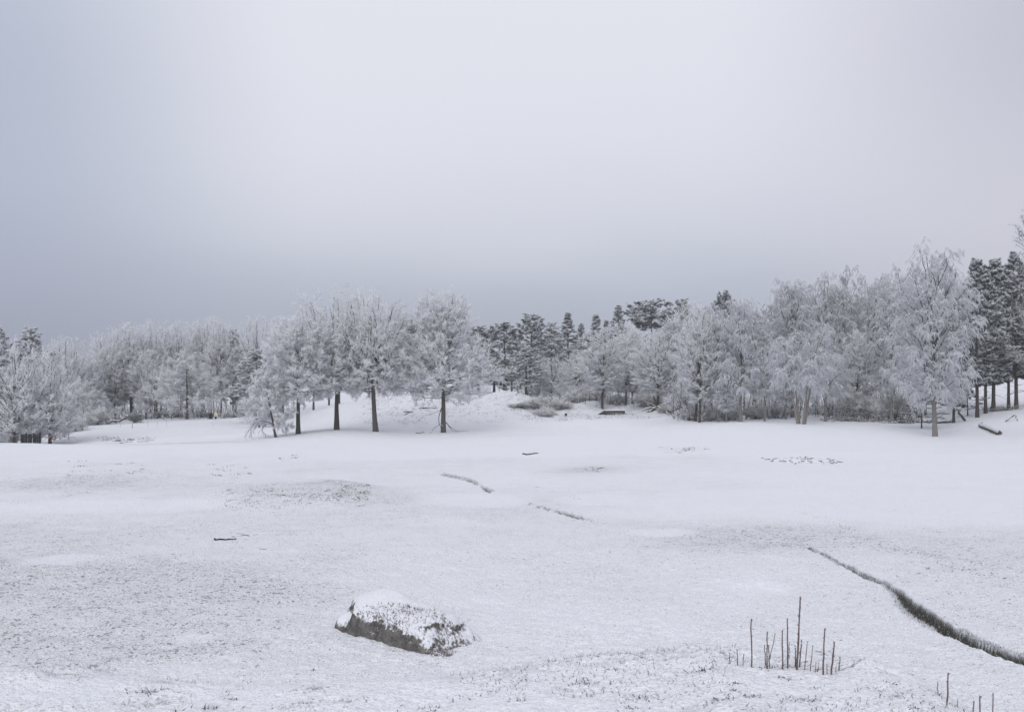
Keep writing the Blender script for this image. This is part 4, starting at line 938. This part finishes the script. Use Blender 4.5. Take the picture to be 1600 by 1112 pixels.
box_part('ramp_board', rp, (-dx / 2, 0, .40 - dzr / 2), (Lr, 1.0, .04), 'wood', ry=-an)
for xx in (.2, Ld * .5, Ld - .2): box_part('post', rp, (xx, -.5, -.15), (.1, .1, .8), 'wood'); 
# thin arched rail behind the deck
x, Y2, z = G(947, 110); s = np.linspace(0, pi, 8); P_ = np.vstack([[x - .15, Y2, z - .1], np.stack([x - .15 + .15 * (1 - np.cos(s)), np.full(8, Y2), z + 1.1 + .18 * np.sin(s)], 1), [x + .15, Y2, z + .7]])
tube_thing('arched_rail', P_, .025, .025, 'steel', 'thin arched metal rail behind the left end of the wooden deck', 'rail', None, 6, 0, 1)
# little roofed post
x, Y, z = G(884, 95); z = CAMZ + (HZ - 656) / FPX * Y
lp = thing('roofed_post', 'tiny roofed box on two thin legs at the foot of the bushy slope', 'post', (x, Y, z)); box_part('leg', lp, (-.07, 0, .15), (.03, .03, .5), 'steel'); box_part('leg', lp, (.1, 0, .15), (.03, .03, .5), 'steel')
box_part('box', lp, (.015, 0, .46), (.2, .18, .14), 'black'); ac = Acc(); ac.add(np.array([[-.15, -.14, .53], [.18, -.14, .53], [.015, -.14, .66], [-.15, .14, .53], [.18, .14, .53], [.015, .14, .66]]), q=[[0, 2, 5, 3], [1, 4, 5, 2], [0, 3, 4, 1]], t=[[0, 1, 2], [3, 5, 4]]); obj('roof', ac.mesh('roof', [M['black']], smooth=False), lp)
# round sign on the left
Y = 86; x = (84.5 - 800) / FPX * Y; zs = CAMZ + (HZ - 683.5) / FPX * Y
z = G(84.5, Y)[2]; sg = thing('round_sign', 'small round red rimmed sign on a thin post behind the snow crest at far left', 'sign', (x, Y, z))
ac = Acc(); P_ = np.array([[[0, 0, -.1], [0, 0, zs - z]]]); tubes(ac, P_, np.full((1, 2), .022), 6, 0); obj('post', ac.mesh('post', [M['steel']]), sg)
def disc(name, r, y, mt, par, zc, th_=.02, px_=0.):
    a = np.linspace(0, 2 * pi, 25)[:-1]; ac = Acc(); v = np.concatenate([np.stack([px_ + r * np.cos(a), np.full(24, y), zc + r * np.sin(a)], 1), np.stack([px_ + r * np.cos(a), np.full(24, y + th_), zc + r * np.sin(a)], 1), [[px_, y, zc], [px_, y + th_, zc]]])
    k = np.arange(24); k2 = (k + 1) % 24; ac.add(v, q=np.stack([k, k2, k2 + 24, k + 24], 1), t=np.vstack([np.stack([k, k2, np.full(24, 48)], 1), np.stack([k + 24, k2 + 24, np.full(24, 49)], 1)])); return obj(name, ac.mesh(name, [M[mt]], smooth=False), par)
fc_ = disc('rim', .2, -.045, 'brown', sg, zs - z); disc('face', .13, -.055, 'steel', sg, zs - z)
# red flag and course markers
def pole_thing(name, px, py0, py1, Y, r, mt, label, cat, group=None, flag=None):
    x = (px - 800) / FPX * Y; z = float(ground(np.array([x]), np.array([float(Y)]), fine=False)[0]); h = max(.35, (py0 - py1) / FPX * Y)
    o = thing(name, label, cat, (x, Y, z), 0, group); ac = Acc(); tubes(ac, np.array([[[0, 0, -.1], [0, 0, h]]]), np.full((1, 2), r), 6, 0); obj('pole', ac.mesh('pole', [M[mt]]), o)
    if flag:
        ac = Acc(); ac.add(np.array([[.02, 0, h], [.02, 0, h - .5], [-.10, .02, h - .52], [-.05, .02, h - .1], [.02, .03, h], [.02, .03, h - .5], [-.10, .05, h - .52], [-.05, .05, h - .1]]), q=[[0, 1, 2, 3], [7, 6, 5, 4], [0, 4, 5, 1], [1, 5, 6, 2], [2, 6, 7, 3], [3, 7, 4, 0]]); obj('flag', ac.mesh('flag', [M[flag]], smooth=False), o)
    return o
pole_thing('flag_pole', 207, 685, 674, 108, .018, 'white', 'small furled red flag on a thin pole on the left snowfield', 'flag', flag='red')
for px, a_, b_, lb in ((188, 680, 674, 'thin pale marker stake left of the red flag'), (231, 685, 676, 'thin pale marker stake right of the red flag'), (246, 672, 664, 'thin marker stake nearest the spreading tree'), (260, 683, 673, 'faint marker stake between the red flag and the knoll'), (333, 668, 662, 'marker stake below the cream board')):
    pole_thing('marker_stake', px, a_, b_, 112, .012, 'steel', lb, 'marker', 'marker stakes on the left snowfield')
# cream board and dark bin at the wood edge
x, Y, z = G(337, 126); cb = thing('notice_board', 'small cream pointed board on a dark foot at the edge of the left wood', 'sign', (x, Y, z)); box_part('foot', cb, (0, 0, .12), (.18, .1, .4), 'black')
ac = Acc(); v = [(-.2, 0, .32), (.2, 0, .32), (.26, 0, .6), (.02, 0, 1.0), (-.2, 0, .7)]; v = np.array(v + [(a, .05, c) for a, _, c in v]); ac.add(v, q=[[i, (i + 1) % 5, (i + 1) % 5 + 5, i + 5] for i in range(5)], t=[[0, 1, 2], [0, 2, 3], [0, 3, 4], [5, 7, 6], [5, 8, 7], [5, 9, 8]]); obj('board', ac.mesh('board', [M['cream']], smooth=False), cb)
box_part('frame', cb, (.16, .03, .88), (.32, .05, .05), 'black', ry=.9)
box_part('mark', cb, (.03, -.012, .55), (.12, .015, .07), 'wood')
x, Y, z = G(329, 126); bn = thing('dark_bin', 'squat dark bin left of the cream board', 'bin', (x, Y, z)); box_part('body', bn, (0, 0, .28), (.42, .4, .6), 'black'); box_part('lid', bn, (.04, 0, .68), (.26, .3, .2), 'black')
# dark slatted fence behind the snow crest at left
Y = 90; xa = (32 - 800) / FPX * Y; xb = (64 - 800) / FPX * Y; z = G(48, Y)[2]; zt = CAMZ + (HZ - 676) / FPX * Y
fe = thing('board_fence', 'dark upright board fence under the leftmost frosted trees', 'fence', (xa, Y, z)); nb = 14; gg = np.random.default_rng(3)
ac = Acc(); box(ac, np.array([0., 0, .5]), np.array([.12, .03, 1.])); bmh = ac.mesh('board', [M['black']], smooth=False)
for k in range(nb):
    o = obj('board', bmh, fe); o.location = ((xb - xa) * (k + .5) / nb, gg.uniform(-.01, .01), -.05); o.scale = (1, 1, (zt - z) * gg.uniform(.9, 1.05) + .05); o.rotation_euler = (0, gg.normal() * .02, 0)
box_part('rail', fe, ((xb - xa) / 2, .04, (zt - z) * .75), (xb - xa, .04, .1), 'black')

# ------------------------------------------------------------------ grass coming through the snow
g = np.random.default_rng(123)
def blades(acc, xy, h, r, mats, tilt=.8, lift=0.):
    z = ground(xy[:, 0], xy[:, 1]); A = np.stack([xy[:, 0], xy[:, 1], z - .005 + lift], 1); D_ = norm(g.normal(size=A.shape) * tilt * [1, 1, .2] + [0, 0, 1])
    hh = h * g.uniform(.4, 1.3, len(A)); cones(acc, A, A + D_ * hh[:, None], r, mats, g)
ac = Acc()
def tufts(cx, cy, n, rad, h, r, m):
    n = int(n * .8); a = g.random(n) * 6.28; q = np.abs(g.normal(size=n)) * rad * .6; P_ = np.stack([cx + q * np.cos(a) * 1.6, cy + q * np.sin(a)], 1); k = n // 2
    blades(ac, P_[:k], h * .55, r, m, 1.3); blades(ac, P_[k:], h * .6, r * 1.3, 1, 1.3)
# scattered
n = 36000; Yr = np.exp(g.uniform(np.log(4.9), np.log(34), n)); ur = g.uniform(-.56, .56, n); xr = ur * Yr
dn = fbm(xr * 1.1, Yr * 1.1, 141, 3) + .25 * fbm(xr * 7, Yr * 7, 143, 2); k_ = dn > .12; dd, ww, _ = dline(xr, Yr, DITCH, DW)
xr, Yr = xr[k_], Yr[k_]; half_ = len(xr) // 2
blades(ac, np.stack([xr[:half_], Yr[:half_]], 1), .035, .0028, 0); blades(ac, np.stack([xr[half_:], Yr[half_:]], 1), .045, .0045, 1)
for px, py, n, rad, h, m in [(690/4+0, 860+680/4, 90, .22, .07, 2), (930/4, 860+540/4, 60, .3, .06, 2), (300/4, 860+780/4, 50, .15, .06, 2), (500/4, 860+790/4, 40, .1, .05, 2), (1010/4, 860+825/4, 70, .07, .05, 2), (940/4, 860+880/4, 110, .09, .06, 0),
        (970/4, 860+950/4, 120, .13, .07, 2), (1300/4, 860+1000/4, 60, .1, .06, 0), (1490/4, 860+785/4, 30, .05, .04, 0), (1435/4, 860+925/4, 30, .06, .04, 0), (115, 1050, 30, .1, .05, 2), (490, 1046, 30, .04, .06, 0), (493, 1078, 60, .10, .07, 2), (480, 1100, 60, .12, .06, 2),
        (540, 1098, 70, .14, .06, 2), (445, 1107, 60, .1, .05, 2), (730, 1088, 40, .08, .05, 0), (670, 1105, 50, .1, .05, 0), (765, 1079, 30, .06, .05, 0), (810, 1098, 40, .06, .04, 0), (913, 1064, 60, .12, .07, 0), (895, 1077, 30, .06, .05, 0), (985, 1092, 50, .09, .05, 0),
        (1005, 1086, 40, .07, .05, 0), (1100, 1044, 160, .13, .05, 0), (1118, 1096, 90, .06, .05, 0), (1145, 1076, 60, .05, .04, 0), (1150, 1066, 50, .05, .04, 0), (1182, 1085, 70, .09, .05, 0), (1228, 1060, 60, .06, .04, 0), (1262, 1094, 70, .09, .05, 0), (1275, 1075, 40, .05, .03, 0),
        (1205, 1043, 150, .12, .045, 0), (1240, 1046, 60, .05, .03, 0), (985, 1108, 50, .08, .04, 0), (1395, 1065, 70, .08, .04, 0), (1400, 1085, 60, .06, .04, 0), (1440, 1108, 60, .1, .05, 0), (970, 1024, 40, .2, .06, 0), (1005, 1030, 60, .3, .06, 0), (960, 1045, 40, .25, .06, 0)]:
    x, y, z = hit(px, py, 4.8, 60); tufts(x, y, n, rad, h, .0045 if y < 9 else .008, m)
# the far lip of the ditch and its rough floor
for L, W, den in ((DITCH, DW, 520), (DITCH2, DW2, 60), (DITCH3, DW3, 60)):
    for k in range(len(L) - 1):
        a_, b_ = L[k], L[k + 1]; d = b_ - a_; ln = np.linalg.norm(d); nn_ = np.array([-d[1], d[0]]) / ln; nn_ = nn_ if nn_[1] > 0 else -nn_
        n = int(den * ln * (.5 + W[k] * 3)); s = g.random(n)[:, None]; w = (W[k] * (1 - s) + W[k + 1] * s); off = w * (1.05 + np.abs(g.normal(size=(n, 1))) * .35) + .03
        P_ = a_ + d * s + nn_ * off; mm = g.random(n) < .2; sc = 1. if den > 100 else 1.6
        blades(ac, P_[mm], .06 * sc, .005 * sc, 0, 1., -.01); blades(ac, P_[~mm], .065 * sc, .007 * sc, 1, 1.1, -.01)
        n2_ = n // 6; s = g.random(n2_)[:, None]; w = (W[k] * (1 - s) + W[k + 1] * s); P_ = a_ + d * s + nn_ * w * g.uniform(-1.3, 1.1, (n2_, 1)); blades(ac, P_, .035, .007, 1 if k % 2 else 2, 1.3); 
# dark clots in the dashes and on the mounds
for px0, py0, px1, py1, n in ((1255, 800, 1330, 828, 9), (1330, 835, 1420, 868, 14), (1400, 850, 1470, 875, 12), (1470, 878, 1600, 918, 14), (830, 757, 950, 793, 12), (0, 786, 60, 783, 5), (95, 776, 190, 762, 12), (340, 775, 380, 735, 14)):
    for q in range(n):
        f_ = (q + g.random()) / n; x, y, z = hit(px0 + (px1 - px0) * f_, py0 + (py1 - py0) * f_ + g.normal() * 1.2, 12, 80); nn2 = int(g.integers(4, 11)); P_ = np.stack([x + g.normal(size=nn2) * .12, y + g.normal(size=nn2) * .07], 1); blades(ac, P_, .035, .009, 0 if g.random() < .6 else 1, 1.5)
for px0, px1, py0, py1, n in ((350, 575, 765, 795, 130), (520, 575, 757, 780, 60), (330, 400, 725, 745, 20), (110, 280, 720, 745, 30), (155, 240, 683, 692, 60), (910, 945, 730, 738, 16), (1030, 1110, 698, 708, 24), (430, 470, 710, 720, 8)):
    for q in range(n):
        x, y, z = hit(g.uniform(px0, px1), g.uniform(py0, py1), 12, 110); nn2 = int(g.integers(4, 10)); sc = y / 32; P_ = np.stack([x + g.normal(size=nn2) * .08 * sc, y + g.normal(size=nn2) * .08 * sc], 1); blades(ac, P_, .06 * sc, .010 * sc, 0 if g.random() < .5 else 1, 1.2)
n = 9000; Yr = g.uniform(93, 128, n); xr = g.uniform(-.15, .22, n) * Yr; k_ = fbm(xr * .8, Yr * .5, 151, 3) > .02; xr, Yr = xr[k_], Yr[k_]; P_ = np.stack([xr, Yr], 1); kk = len(P_) // 3
kk = len(P_) // 4; blades(ac, P_[:kk], .16, .03, 0, 1.); blades(ac, P_[kk:], .22, .03, 1, 1.)
obj('grass', ac.mesh('grass', [M['grassdark'], M['grassfrost'], M['grasstan']]), kind='stuff')

# ------------------------------------------------------------------ cold mist in the air
ac = Acc(); box(ac, np.array([0., 0., 11.]), np.array([1300., 1300., 29.])); hz = obj('haze', ac.mesh('haze', [], smooth=False), kind='stuff')
hm = bpy.data.materials.new('haze'); hm.use_nodes = True; t = hm.node_tree; t.nodes.clear(); o_ = t.nodes.new('ShaderNodeOutputMaterial'); v_ = t.nodes.new('ShaderNodeVolumePrincipled')
v_.inputs['Color'].default_value = (.93, .95, 1, 1); v_.inputs['Density'].default_value = .0008; v_.inputs['Anisotropy'].default_value = .2
t.links.new(v_.outputs[0], o_.inputs['Volume']); hz.data.materials.append(hm)

tot = sum(len(m.loops) - 2 * len(m.polygons) for m in bpy.data.meshes)
print('TRIS', tot, 'objs', len(bpy.data.objects))
